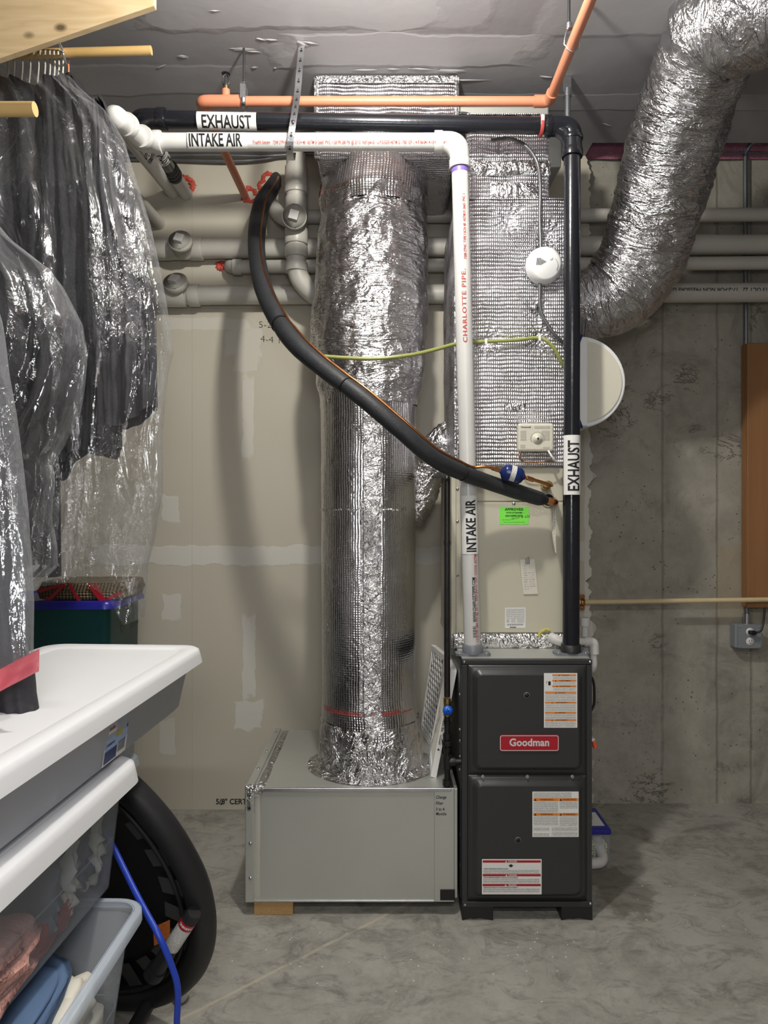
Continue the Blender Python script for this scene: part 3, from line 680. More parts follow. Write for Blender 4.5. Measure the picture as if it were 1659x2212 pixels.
f = onpipe(P(1164, 266, 2.6), (1, 0, 0), (0, -1, -.3), RE*1.25); MB().grid(lambda u, v: f(u*.013, (v-.3)*.035), 2, 8, lambda u, v: (v*.03, u*.013)).build('label', 'print', t)
mb = MB(); mb.cyl(mid, W1, RE*1.02, n=28); mb.build('wall_stub', 'pvc', t)
mb = MB(); dd = d1
for k in range(7): collar(mb, mid+dd*(-.05+.018*k), dd, RE*(1.22 if k % 2 else 1.12), .018)
mb.build('rubber_coupling', 'rubber', t)
st = P(428, 261, 2.56); axb = (D1-A1).normalized()
wraplabel(t, 'EXHAUST', st, axb, n_dn(st)+Vector((0, 0, .1)), RE, .212, .075, .064, .64, .0014, .016, -.024)
st = P(1235, 1069, 2.56); st = Vector((.676, 2.56, st.z)); wraplabel(t, 'EXHAUST', st, (0, 0, 1), (0, -1, 0), RE, .213, .085, .062, .67, .0014, .012, -.022)
st = A1.lerp(W1, .20); wraplabel(t, 'EXHAUST', st, d1, n_dn(st)+Vector((.35, 0, 0)), RE, .21, .085, .064, .7, .0014, .014, -.022)
MB().prism([(-.052, -.03), (.052, -.03), (.062, -.02), (.062, .02), (.052, .03), (-.052, .03), (-.062, .02), (-.062, -.02)], (E1.x, E1.y, .908), (1, 0, 0), (0, 1, 0), (0, 0, .008)).build('flange', 'grey_pl', t)
MB().lathe([(0, .036), (.028, .036), (.030, .031)], (E1.x, E1.y, .914), (0, 0, 1)).build('collar', 'rubber', t)
mb = MB()
for sx in (-.048, .048): screw(mb, (E1.x+sx, E1.y-.018, .916), .0035, (0, 0, 1))
mb.build('screw', 'zinc', t)
# ---- sprinkler line
t = thing('sprinkler_pipe', 'orange sprinkler pipe crossing below the ceiling and turning toward the viewer', 'pipe', P(800, 219, 2.6))
zo = P(0, 219, 2.6).z; xl = P(434, 0, 2.6).x; xr = P(1186, 0, 2.6).x; ro = .0172
mb = MB(); mb.tube(bend([(xl+.01, YD+.02, zo), (xl, 2.6, zo), (xr, 2.6, zo), (xr+.006, .6, zo)], .03), ro, 22); mb.build('pipe_run', 'orange', t)
mb = MB(); mb.tube(bend([(xl, 2.66, zo), (xl, 2.6, zo), (xl+.045, 2.6, zo)], .03), ro*1.25, 22); mb.build('elbow', 'orange', t)
mb = MB(); x0 = P(451, 0, 2.6).x; x1 = P(517, 0, 2.6).x; mb.cyl((x0, 2.6, zo), (x1, 2.6, zo), ro*1.28, n=22); xs = P(488, 0, 2.6).x; mb.cyl((xs, 2.6, zo), (xs, 2.6, zo+.042), ro*.85); mb.build('tee', 'orange', t)
mb = MB(); mb.tube(bend([(xr-.055, 2.6, zo), (xr, 2.6, zo), (xr, 2.545, zo)], .03), ro*1.27, 22); mb.build('elbow', 'orange', t)
t = thing('fire_sprinkler', 'small metal sprinkler head standing on the orange pipe tee', 'sprinkler', (xs, 2.6, zo+.04))
MB().cyl((xs, 2.6, zo+.040), (xs, 2.6, zo+.055), .011, n=6).build('hex_base', 'brass', t)
mb = MB(); mb.cyl((xs, 2.6, zo+.055), (xs, 2.6, zo+.062), .009)
for s in (-1, 1): mb.tube(catmull([(xs+s*.008, 2.6, zo+.06), (xs+s*.012, 2.6, zo+.075), (xs+s*.009, 2.6, zo+.092), (xs, 2.6, zo+.1)]), .0025, 8)
mb.cyl((xs, 2.6, zo+.06), (xs, 2.6, zo+.095), .003, n=8); mb.build('frame', 'darkmetal', t)
mb = MB(); mb.lathe([(0, .016), (.0015, .016), (.002, .005)], (xs, 2.6, zo+.1), (0, 0, 1), 20); mb.build('deflector', 'darkmetal', t)
# hanger rod (left)
t = thing('pipe_hanger', 'threaded rod hanger holding the orange pipe near its left end', 'hanger', (P(527, 0, 2.6).x, 2.6, zo))
xh = P(527, 0, 2.6).x
mb = MB(); mb.tube([(xh, 2.6, zo+.06+.003*i) for i in range(int((ZC-zo-.06)/.003)+1)], [.0045 if i % 2 else .0038 for i in range(int((ZC-zo-.06)/.003)+1)], 8); mb.build('threaded_rod', 'darkmetal', t)
mb = MB(); mb.tube([(xh+.0, 2.6+math.cos(a)*.021, zo+math.sin(a)*.021) for a in [2*PI*i/20 for i in range(20)]], .003, 8, False, True, squash=3)
mb.box(xh-.010, xh+.010, 2.577, 2.581, zo, zo+.055); mb.box(xh-.010, xh+.010, 2.619, 2.623, zo, zo+.055); mb.box(xh-.010, xh+.010, 2.577, 2.623, zo+.053, zo+.057)
mb.cyl((xh, 2.6, zo+.055), (xh, 2.6, zo+.068), .008, n=6); mb.build('clevis', 'zinc', t)
# hanger (right)
yh = 2.285; xq = xr+.003
t = thing('pipe_hanger', 'ring hanger on a rod holding the orange pipe where it comes forward', 'hanger', (xq, yh, zo))
mb = MB(); m = int((ZC-zo-.06)/.003)+1; mb.tube([(xq-.012, yh, zo+.06+.003*i) for i in range(m)], [.005 if i % 2 else .0042 for i in range(m)], 8); mb.build('threaded_rod', 'darkmetal', t)
mb = MB(); mb.tube([(xq+math.cos(a)*.021-(.006 if math.sin(a) > 0 else 0), yh, zo+math.sin(a)*(.021 if math.sin(a) < 0 else .055)) for a in [2*PI*i/24 for i in range(24)]], .003, 8, False, True, squash=1); mb.cyl((xq-.012, yh, zo+.05), (xq-.012, yh, zo+.068), .011, n=6); mb.build('ring', 'zinc', t)
# vertical conduit behind exhaust pipe
xv = P(1226, 0, 2.78).x
t = thing('ceiling_conduit', 'grey steel conduit dropping from the ceiling behind the black exhaust elbow', 'conduit', (xv, 2.78, ZC))
MB().cyl((xv, 2.78, ZC), (xv, 2.78, 2.56), .011, n=14).build('pipe_run', 'lead', t)
mb = MB(); mb.cyl((xv, 2.78, 3.045), (xv, 2.78, 3.075), .016); mb.obox((xv-.005, 2.77, 3.09), (.016, 0, 0), (0, .003, 0), (0, 0, .028)); mb.build('connector', 'zinc', t)
# perforated strap
t = thing('hanging_strap', 'perforated steel strap hanging from the ceiling around both vent pipes', 'strap', P(652, 95, 2.57))
top = Vector((P(652, 95, 2.58).x, 2.58, ZC)); m1 = P(642, 205, 2.535); m2 = P(634, 258, 2.47); m3 = P(628, 300, 2.468); m4 = P(626, 328, 2.50)
path = catmull([top, top.lerp(m1, .5), m1, m2, m3, m4, m4+Vector((0, .05, -.005)), m4+Vector((0, .085, .04))], 6)
mb = MB(); wv = Vector((.0115, 0, 0)); vs = []
for p in path: vs += [p-wv, p+wv]
mb.add(vs, [(2*i, 2*i+1, 2*i+3, 2*i+2) for i in range(len(path)-1)]); mb.build('band', 'zinc', t, solid=.0015)
mb = MB(); L = [0]
for a, b in zip(path, path[1:]): L.append(L[-1]+(b-a).length)
for k in range(12):
    s = .03+k*.043
    if s > .47: break
    i = max(j for j in range(len(L)-1) if L[j] <= s); a, b = path[i], path[i+1]; dd = (b-a).normalized(); p = a+dd*(s-L[i]); nn = dd.cross(Vector((1, 0, 0))).normalized()
    if nn.y > 0: nn = -nn
    for off, r in ((0, .0048), (.010, .0026)):
        q = p-dd*off; mb.cyl(q+nn*.0009, q+nn*.0014, r, n=10)
mb.build('hole', 'ink', t)
screwm = MB(); screw(screwm, m2.lerp(m3, .15)+Vector((0, -.002, 0)), .006); screwm.build('screw', 'darkmetal', t)

# ================================================================ DUCTS
# rectangular trunk at the ceiling
def foilbox(mb, x0, x1, y0, y1, z0, z1, amp=.006, seed=0, faces='fblrdu', st=.012, dimples=(), bulge=0):
    def disp(p, n):
        d = mn.noise(Vector((p.x*9+seed, p.y*9, p.z*9)))*amp+mn.noise(Vector((p.x*30+seed, p.y*30, p.z*30)))*amp*.35
        for c, A, s in dimples:
            q = (p-Vector(c)); r = q.length
            if r < s*5:
                a = math.atan2(q.z, q.x); d -= A*math.exp(-r/s)*(1-.45*math.sin(a*15+3*mn.noise(Vector((a, 0, 0)))))
                d += .0035*math.sin(a*21+4*math.sin(a*3))*math.exp(-((r-s*1.3)/(s*1.2))**2)
        return p+n*d
    F6 = {'f': ((x0, y0, z0), (x1-x0, 0, 0), (0, 0, z1-z0)), 'b': ((x1, y1, z0), (x0-x1, 0, 0), (0, 0, z1-z0)), 'l': ((x0, y1, z0), (0, y0-y1, 0), (0, 0, z1-z0)),
          'r': ((x1, y0, z0), (0, y1-y0, 0), (0, 0, z1-z0)), 'd': ((x0, y1, z0), (x1-x0, 0, 0), (0, y0-y1, 0)), 'u': ((x0, y0, z1), (x1-x0, 0, 0), (0, y1-y0, 0))}
    for k in faces:
        o, u, v = map(Vector, F6[k]); n = u.cross(v).normalized(); lu, lv = u.length, v.length; nu, nv = max(2, int(lu/st)), max(2, int(lv/st))
        def fn(a, b):
            e = min(a*lu, (1-a)*lu, b*lv, (1-b)*lv); k2 = min(1, e/.02)
            p = o+u*a+v*b; cc = Vector(((x0+x1)/2, (y0+y1)/2, (z0+z1)/2)); inn = (cc-p)
            r = (1-k2)**2*.008
            q = disp(p, n*k2+n*bulge*0); q = q-n*r
            if bulge and k in 'l': q += n*bulge*math.sin(PI*b)**.5*math.sin(PI*a)
            return q
        mb.grid(fn, nu, nv, lambda a, b: (a*lu, b*lv))
    return mb
t = thing('ceiling_trunk_duct', 'foil-wrapped rectangular trunk duct tight under the ceiling above the round duct', 'duct', (0, 2.76, 3.1))
foilbox(MB(), -.263, .284, 2.765, 3.33, 2.80, 3.115, .006, 3).build('wrap', 'foil_h', t)
mb = MB(); mb.box(-.262, .283, 2.757, 2.762, 3.088, 3.114); foilbox(mb, -.272, -.255, 2.757, 2.80, 2.80, 3.115, .003, 5); foilbox(mb, .276, .292, 2.757, 2.80, 2.80, 3.115, .003, 6); mb.build('tape', 'foil_tape', t)
# big round duct
t = thing('round_duct', 'large foil-wrapped round duct standing on the return box', 'duct', (-.045, 2.75, .455))
rows = [(328, 705, 920), (400, 697, 925), (440, 690, 924), (470, 694, 921), (560, 687, 922), (620, 682, 924), (660, 676, 924), (720, 672, 921), (765, 676, 916), (800, 681, 917), (835, 686, 911), (860, 691, 903), (890, 693, 899), (1000, 694, 898), (1100, 694, 898), (1300, 695, 897), (1500, 696, 897), (1550, 694, 904), (1590, 690, 911), (1640, 690, 914), (1672, 693, 913)]
def ductc(py):
    for a, b in zip(rows, rows[1:]):
        if py <= b[0] or b is rows[-1]:
            k = min(1, max(0, (py-a[0])/(b[0]-a[0]))); xl = a[1]+(b[1]-a[1])*k; xr_ = a[2]+(b[2]-a[2])*k; break
    Yc = 2.97-(py-328)/(1672-328)*.22; r = (xr_-xl)/2/F*Yc*.995
    p = P((xl+xr_)/2, py, Yc); return p, r
def duct_part(y0, y1, nv, amp, freq, seed, nu=160, warp=0, top=None):
    def fn(a, b):
        py = y0+(y1-y0)*b; p, r = ductc(py); t_ = a*2*PI+PI/2
        z = p.z
        q = Vector((math.cos(t_)*freq, math.sin(t_)*freq, z*freq*1.7+seed))
        d = amp*mn.noise(q)+amp*.5*abs(mn.noise(q*2.3))+warp*mn.noise(Vector((math.cos(t_)*2, math.sin(t_)*2, z*16+math.sin(t_*2)*1.2)))
        return Vector((p.x+math.cos(t_)*(r+d), p.y+math.sin(t_)*(r+d), z))
    return MB().grid(fn, nu, nv, lambda a, b: (a*2*PI*.2, (y0+(y1-y0)*b)/-600))
duct_part(328, 470, 40, .003, 6, 1).build('upper_sleeve', 'foil_v', t)
duct_part(440, 880, 170, .010, 3.2, 4, 200, .010).build('crumpled_jacket', 'foil_flex', t)
duct_part(850, 1570, 60, .002, 4, 8).build('lower_sleeve', 'foil_v', t)
duct_part(1545, 1672, 50, .011, 5, 12, 160, .004).build('base_wrap', 'foil_crumple', t)
def seamtape(a0, y0, y1, wd, nm):
    def fn(a, b):
        py = y0+(y1-y0)*b; p, r = ductc(py); t_ = -PI/2+a0+(a-.5)*wd+.02*mn.noise(Vector((py*.01, 0, 1)))
        d = .004+.003*mn.noise(Vector((a*3, py*.05, 7)))
        return Vector((p.x+math.cos(t_)*(r+d), p.y+math.sin(t_)*(r+d), p.z))
    MB().grid(fn, 10, 180).build(nm, 'foil_tape', t)
seamtape(.10, 845, 1560, .34, 'seam_tape'); seamtape(-.12, 1080, 1530, .05, 'seam_tape')
mb = MB()
def band(py, a0, a1, zz, th):
    def fn(a, b):
        t_ = -PI/2+a0+(a1-a0)*a; p, r = ductc(py+(b-.5)*th+zz*mn.noise(Vector((a*30, py, 0)))); return Vector((p.x+math.cos(t_)*(r+.0035), p.y+math.sin(t_)*(r+.0035), p.z))
    return fn
mb.grid(band(1101, -1.5, 1.5, 6, 3), 80, 1); mb.build('horizontal_seam', 'foil_tape', t)
mb = MB(); p, r = ductc(1512); f = onpipe((p.x, p.y, p.z), (0, 0, 1), (0, -1, 0), r+.0045)
g = curved(lambda x, y: f(y, -x))
mb.grid(lambda u, v: g(-.21+.42*u, .0025*v-.012), 60, 1); textmesh(mb, 'R-VALUE 8.0  FOIL DUCT INSULATION   HIGH PERFORMANCE  ', .014, curved(lambda x, y: g(x-.22, y-.008)), .9, .0003); mb.build('lettering', 'redink', t)
def flash(a, b):
    t_ = a*2*PI; p, r = ductc(1668); r2 = r*(.96+b*.30); return Vector((p.x+math.cos(t_)*(r2+.006*mn.noise(Vector((math.cos(t_)*6, math.sin(t_)*6, b*3)))), p.y+math.sin(t_)*(r2*.94), .4475+.016*(1-b)**2+.003*abs(mn.noise(Vector((math.cos(t_)*12, math.sin(t_)*12, b*6))))))
MB().grid(flash, 160, 10).build('base_flashing', 'foil_crumple', t)
# small foil branch duct behind
mb = MB(); path = catmull([P(880, 1120, 3.05), P(905, 1070, 3.06), P(925, 1010, 3.05), P(950, 965, 3.02), P(1000, 930, 3.0)], 12)
mb.tube(path, .075, 40, fn=lambda a, d, q: 1+.10*mn.noise(Vector((math.cos(a)*3, math.sin(a)*3, d*30)))+.04*math.sin(d*260))
tag(mb.build('branch_duct', 'foil_crumple'), 'small crumpled foil branch duct between the round duct and the plenum', 'duct')

# supply plenum
t = thing('supply_plenum', 'foil-wrapped rectangular supply plenum rising above the beige coil cabinet', 'duct', (.5, 2.7, 1.6))
px0, px1, pz0, pz1, pyf = .272, .735, 1.592, 2.60, 2.66
def pp(px, py): p = P(px, py, pyf); return (p.x, p.y, p.z)
dim = [(pp(1050, 735), .026, .024), (pp(1166, 730), .026, .024), (pp(1160, 668), .020, .020), (pp(1100, 470), .022, .024), (pp(1183, 503), .026, .022), (pp(1174, 575), .012, .03)]
foilbox(MB(), px0, px1, pyf, 3.20, pz0, pz1, .003, 11, 'flbru', .0048, dim, .022).build('wrap', 'foil_h', t)
x0, x1 = P(1010, 0, 2.70).x, P(1187, 0, 2.70).x
foilbox(MB(), x0, x1, 2.70, 3.24, 2.57, 2.94, .006, 17, 'flru', .010, [((P(1085, 320, 2.70).x, 2.7, P(0, 318, 2.7).z), .012, .02)]).build('riser_wrap', 'foil_h', t)
mb = MB(); foilbox(mb, px0-.008, px0+.014, pyf-.004, pyf+.03, pz0, pz1, .004, 25, 'flr', .008); foilbox(mb, x0-.004, x1+.004, 2.692, 2.70, 2.70, 2.76, .004, 5, 'f', .008); foilbox(mb, P(1060, 0, 2.69).x, P(1172, 0, 2.69).x, 2.688, 2.70, P(0, 448, 2.69).z, P(0, 392, 2.69).z, .004, 5, 'f', .008)
q = pp(1112, 882); foilbox(mb, q[0]-.045, q[0]+.045, pyf-.006, pyf, q[2]-.018, q[2]+.022, .005, 31, 'f', .005); mb.build('tape', 'foil_crumple', t)
mb = MB(); q = pp(1158, 666); mb.lathe([(0, .014), (.003, .013), (.004, .006), (.002, .004)], (q[0], q[1]-.006, q[2]), (0, -1, 0), 18); q = pp(1152, 437); mb.box(q[0]-.007, q[0]+.012, 2.692, 2.702, q[2]-.006, q[2]+.008); mb.build('washer', 'zinc', t)
t = thing('ceiling_trunk_duct', 'pale metal trunk duct at the ceiling behind the black exhaust pipe', 'duct', (.45, 2.9, 2.95))
p0, p1 = P(986, 246, 2.82), P(1183, 246, 2.82)
MB().box(p0.x, p1.x+.0, 2.80, 3.35, 2.945, p0.z+.02).build('body', 'galv', t, bevel=.006)
MB().box(p1.x+.0, p1.x+.06, 2.84, 3.3, 2.80, 2.99).build('end_cap', 'galv', t, bevel=.006)

# right flex duct
t = thing('flexible_duct', 'large silver flexible duct curving down from the ceiling into the plenum', 'duct', (.9, 2.9, 2.2))
path = catmull([P(1225, 675, 2.97), P(1275, 662, 2.95), P(1335, 628, 2.92), P(1383, 560, 2.86), P(1418, 450, 2.76), P(1452, 330, 2.65), P(1484, 220, 2.54), P(1512, 150, 2.46), P(1530, 100, 2.40)], 16)
def flexfn(seed, fr=26):
    return lambda a, d, q: 1+.055*mn.noise(Vector((math.cos(a)*2.2+seed, math.sin(a)*2.2, d*9)))+.032*mn.noise(Vector((math.cos(a)*3+seed, math.sin(a)*3, d*fr*1.6)))+.02*abs(mn.noise(Vector((math.cos(a)*8, math.sin(a)*8+seed, d*30))))
dense = []
for a, b in zip(path, path[1:]): dense += [a, a.lerp(b, .33), a.lerp(b, .66)]
rr = [(.118+.040*min(1, i/len(dense)*4.0))+.012*math.sin(min(1, i/len(dense))*PI) for i in range(len(dense))]
MB().tube(dense, rr, 96, fn=flexfn(2)).build('jacket', 'foil_flex', t)
t2 = thing('flexible_duct', 'thick silver flexible duct entering from the right along the ceiling', 'duct', (1.1, 2.2, 2.9))
path = catmull([P(1500, 118, 2.42), P(1545, 70, 2.34), P(1610, 40, 2.27), P(1700, 0, 2.2), P(1850, -50, 2.1)], 40)
MB().tube(path, [.10+.06*min(1, i/26) for i in range(len(path))], 96, fn=flexfn(9)).build('jacket', 'foil_flex', t2)

# humidifier
t = thing('bypass_humidifier', 'white half-round bypass humidifier with blue side mounted on the plenum', 'humidifier', P(1268, 823, 2.8))
c = P(1256, 823, 2.72); R = .176; arc = [(R*math.cos(a)*1.0, R*math.sin(a)) for a in [-PI/2+PI*i/40 for i in range(41)]]
MB().prism(arc, (c.x, 2.74, c.z), (1, 0, 0), (0, 0, 1), (0, .20, 0)).build('drum_cover', 'white', t, bevel=.006)
arc2 = [(x*.90, z*.90) for x, z in arc]
MB().prism(arc2, (c.x+.003, 2.735, c.z), (1, 0, 0), (0, 0, 1), (0, .01, 0)).build('front_panel', 'beige_box', t, bevel=.002)
MB().box(.735, c.x+.026, 2.728, 2.76, c.z-R*.97, c.z+R*.97).build('front_panel', 'white', t, bevel=.003)
mb = MB(); mb.prism([(0, -R*1.02), (.028, -R*1.02), (.028, -R*.99), (.002, -R*.60), (0, -R*.6)], (c.x-.022, 2.722, c.z), (1, 0, 0), (0, 0, 1), (0, .22, 0)); mb.prism([(0, R*1.02), (0, R*.6), (.002, R*.60), (.028, R*.99), (.028, R*1.02)], (c.x-.022, 2.722, c.z), (1, 0, 0), (0, 0, 1), (0, .22, 0)); mb.build('side_body', 'blue_paint', t)
# smoke alarm
q = P(1174, 575, 2.64); t = thing('smoke_alarm', 'round white smoke alarm fixed to the foil plenum', 'alarm', q)
n_ = Vector((.02, -1, -.12)).normalized()
MB().lathe([(-.01, .066), (.006, .068), (.010, .067), (.022, .064), (.034, .056), (.038, .050), (.039, 0)], q, n_, 40).build('body', 'white', t)
f = flat(q+n_*.0405, (1, .02, 0), (0, -.12, 1)); mb = MB()
for i in range(7):
    h = .017-max(0, i-2)*.003; x_ = -.036+i*.0052; mb.add([f(x_, -.004+max(0, i-3)*.003), f(x_+.0026, -.004+max(0, i-3)*.003), f(x_+.005, -.002+h+.006), f(x_+.0024, -.002+h+.006)], [(0, 1, 2, 3)])
mb.build('vent', 'ink', t)
mb = MB(); mb.lathe([(0, .009), (.002, .008), (.0025, 0)], q+n_*.039+Vector((.018, 0, .020)), n_, 16); mb.lathe([(0, .006), (.003, .005), (.0032, 0)], q+n_*.030+Vector((.053, 0, .002)), n_, 16); mb.build('button', 'white', t)
mb = MB(); mb.tube([q+n_*.039+Vector((.008+math.cos(a)*.036, 0, -.004+math.sin(a)*.032)) for a in [-.6+PI*.9*i/20 for i in range(21)]], .001, 6); mb.build('groove', 'grey_pl', t)
# humidistat
q = P(1160, 943, 2.63); t = thing('humidistat', 'beige humidistat control box with round dial on the plenum', 'control box', q)
x0, x1, z0, z1 = P(1121, 0, 2.6).x, P(1199, 0, 2.6).x, P(0, 974, 2.6).z, P(0, 913, 2.6).z
MB().box(x0, x1, 2.615, 2.65, z0, z1).build('housing', 'beige_box', t, bevel=.008)
cx, cz = (x0+x1)/2+.005, (z0+z1)/2-.006
MB().lathe([(0, .022), (.001, .021), (.001, .0175), (.004, .017), (.0045, .009), (.009, .007), (.0095, 0)], (cx, 2.615, cz), (0, -1, 0), 32).build('dial', 'beige_box', t)
mb = MB(); mb.lathe([(0, .004), (.001, .0035), (.0012, 0)], (cx, 2.605, cz), (0, -1, 0), 12); f = flat((x0, 2.6143, z0), (1, 0, 0), (0, 0, 1))
textmesh(mb, 'Honeywell', .0085, lambda x, y: f(x+.010, y+.086), 1, .0002)
for i in range(22):
    a = PI*1.25*i/21-.4; u_ = Vector((math.cos(a), 0, math.sin(a))); mb.obox(Vector((cx, 2.6140, cz))+u_*.0245, u_*.0018, Vector((0, .0003, 0)), u_.cross(Vector((0, 1, 0)))*.0004)
mb.build('marking', 'ink', t)
for (a0, a1, b0, b1) in ((.008, .030, .040, .076), (.086, .116, .040, .076), (.060, .118, .084, .092), (.008, .026, .012, .024), (.092, .116, .010, .016)):
    MB().grid(lambda u, v: f(a0+(a1-a0)*u, b0+(b1-b0)*v), 1, 1, lambda u, v: (u*.1, v*(b1-b0))).build('printing', fineprint('beige_print', pitch=.003, bg=(.66, .63, .52)) if 'bp' not in M else M['bp'], t)
    M.setdefault('bp', bpy.data.materials.get('beige_print'))
mb = MB(); mb.tube(catmull([P(1128, 974, 2.63), P(1122, 985, 2.62), P(1132, 998, 2.62), P(1160, 999, 2.62), P(1185, 996, 2.62), P(1215, 997, 2.64)]), .0022, 8); tag(mb.build('control_wire', 'copper'), 'thin brown control wire looping below the humidistat', 'wire')
mb = MB(); mb.tube(catmull([P(1184, 973, 2.62), P(1192, 986, 2.61), P(1200, 996, 2.62), P(1215, 998, 2.64)]), .004, 8); tag(mb.build('control_wire', 'white'), 'white control wire below the right corner of the humidistat', 'wire')
bx([(1060, 303, 2.67), (1100, 300, 2.67), (1135, 315, 2.66), (1160, 350, 2.66), (1167, 400, 2.65), (1166, 470, 2.645), (1168, 540, 2.64), (1166, 620, 2.64), (1168, 670, 2.64), (1185, 705, 2.64), (1205, 730, 2.645), (1225, 745, 2.66)], .0075, 'armored_cable', 'armored cable running down the front of the plenum behind the smoke alarm', 'cable_grey', tick=.007)
bx([(985, 250, 2.79), (1000, 245, 2.78), (1030, 252, 2.76), (1060, 262, 2.75)], .007, 'armored_cable', 'short armored cable end above the exhaust pipe by the trunk duct', 'darkmetal', tick=.007)
t = thing('humidifier_tube', 'yellow-green vinyl tube strung across the round duct to the humidifier', 'tube', P(920, 760, 2.5))
MB().tube(catmull([P(676, 766, 2.56), P(700, 770, 2.535), P(800, 775, 2.52), P(880, 768, 2.53), P(940, 755, 2.59), P(990, 742, 2.63), P(1050, 738, 2.635), P(1110, 735, 2.64), P(1160, 730, 2.64), P(1182, 737, 2.635), P(1200, 758, 2.64), P(1214, 785, 2.655), P(1240, 830, 2.70)], 12), .0072, 12).build('hose', 'vinyl', t)
for px, py in ((1050, 738), (1166, 730)):
    q = P(px, py, 2.628); MB().obox(q, (.0045, 0, 0), (0, .004, 0), (0, 0, .011)).build('clamp', 'white', t, bevel=.002)

# ---- insulated lineset
t = thing('refrigerant_line', 'black foam-insulated refrigerant line sagging from the wall to the coil', 'refrigerant line', P(800, 890, 2.44))
hp = [(597, 382, 3.41, .024), (590, 400, 3.34, .033), (566, 440, 3.18, .038), (555, 500, 3.02, .037), (556, 560, 2.88, .034), (570, 625, 2.76, .036), (600, 690, 2.64, .036), (640, 745, 2.54, .034), (700, 798, 2.46, .030), (780, 858, 2.40, .029), (860, 925, 2.39, .029), (930, 985, 2.42, .029), (985, 1015, 2.47, .029), (1050, 1040, 2.53, .027), (1120, 1063, 2.56, .028), (1165, 1077, 2.575, .026), (1182, 1082, 2.58, .013)]
K = 12; pth = catmull([P(*q[:3]) for q in hp], K); rad = lerpseq([q[3] for q in hp], K)
rad = [r*(1+.02*mn.noise(Vector((i*.25, 0, 0)))-.07*math.exp(-((i-K*6.2)/2.2)**2)-.05*math.exp(-((i-K*8.6)/1.2)**2)-.06*math.exp(-((i-K*12.3)/1.2)**2)) for i, r in enumerate(rad)]
MB().tube(pth, rad, 28).build('foam_sleeve', 'hose', t)
mb = MB(); collar(mb, pth[int(K*6.2)], pth[int(K*6.2)+1]-pth[int(K*6.2)], .037, .008); collar(mb, pth[int(K*8.6)], pth[int(K*8.6)+1]-pth[int(K*8.6)], .0296, .004); collar(mb, pth[int(K*12.3)], pth[int(K*12.3)+1]-pth[int(K*12.3)], .0293, .004); mb.build('tie', 'black', t)
mb = MB(); mb.tube(bend([P(1178, 1081, 2.58), P(1200, 1086, 2.58), P(1196, 1080, 2.68)], .025), .012, 16); mb.lathe([(-.008, .0135), (.008, .0135)], P(1190, 1083, 2.58), (1, 0, -.2), 16); mb.build('copper_end', 'copper', t)
t = thing('liquid_line', 'thin bare copper line following the black foam line to the blue filter drier', 'refrigerant line', P(900, 950, 2.42))
off = []
for i, p in enumerate(pth):
    if K*.5 <= i <= K*12.6:
        a, b = pth[max(i-1, 0)], pth[min(i+1, len(pth)-1)]; d = (b-a).normalized(); k = i/K
        side = d.cross(Vector((0, 1, 0))).normalized()
        if side.z < 0: side = -side
        if k < 4.5: side = Vector((.55, -.8, .1)).normalized()
        elif k < 8: w_ = (k-4.5)/3.5; side = (Vector((.55, -.8, .1))*(1-w_)+side*w_).normalized()
        off.append(p+side*(rad[i]+.004))
off = off[::3]+[P(1050, 1008, 2.50), P(1084, 1018, 2.51)]
MB().tube(catmull(off, 5), .0053, 10).build('line_tube', 'copper', t)
MB().tube(bend([P(1128, 1030, 2.51), P(1165, 1040, 2.52), P(1193, 1049, 2.53), P(1186, 1047, 2.62)], .02), .0062, 10).build('line_tube', 'copper', t)
mb = MB(); a, b = P(1060, 1010, 2.505), P(1088, 1019, 2.51); mb.cyl(a.lerp(b, .1), b, .008); a, b = P(1138, 1032, 2.51), P(1152, 1037, 2.515); mb.cyl(a, b, .0085); mb.build('coupling', 'copper', t)
q = P(1186, 1046, 2.6); mb = MB(); mb.cyl(q, (q.x, 2.68, q.z), .014, n=6); mb.cyl((q.x, 2.64, q.z-.004), (q.x, 2.68, q.z-.004), .017, n=6); mb.build('fitting', 'brass', t)
t = thing('filter_drier', 'blue filter drier canister with silver label on the copper line', 'filter drier', P(1107, 1024, 2.51))
c = P(1107, 1024, 2.51); d = (P(1128, 1030, 2.51)-P(1084, 1018, 2.51)).normalized()
MB().lathe([(-.047, .008), (-.042, .011), (-.036, .022), (-.030, .029), (-.026, .031), (.022, .031), (.028, .029), (.036, .022), (.042, .011), (.046, .008)], c, d, 32).build('canister', 'blue_paint', t)
f = onpipe(c-d*.010, d, (0, -1, .1), .0316); MB().grid(lambda u, v: f(u*.018, (v-.5)*.07), 2, 14, lambda u, v: (v*.07, u*.018)).build('label', 'print', t)

# ================================================================ COIL CABINET
t = thing('coil_cabinet', 'beige enamel evaporator coil cabinet on top of the charcoal furnace', 'cabinet', (.50, 2.68, .92))
cx0, cx1 = .272, .728
MB().box(cx0, cx1, 2.68, 3.20, .945, 1.592).build('case', 'beige', t, bevel=.004)
MB().box(cx0-.016, cx0+.004, 2.70, 3.19, .945, 1.585).build('side_flange', 'beige', t, bevel=.002)
zt_ = P(0, 1085, 2.675).z
MB().box(cx0+.018, cx1-.004, 2.672, 2.682, .965, zt_).build('lower_panel', 'beige', t, bevel=.003)
MB().box(cx0+.018, cx1-.004, 2.674, 2.682, zt_+.004, 1.588).build('upper_panel', 'beige', t, bevel=.003)
def q3(px, py, Y=2.672): return P(px, py, Y)
mb = MB()
for px, py in ((1110, 1088),): screw(mb, q3(px, py), .005)
for py in (1000, 1056, 1126, 1243, 1368): screw(mb, P(988, py, 2.679), .0045)
mb.build('screw', 'zinc', t)
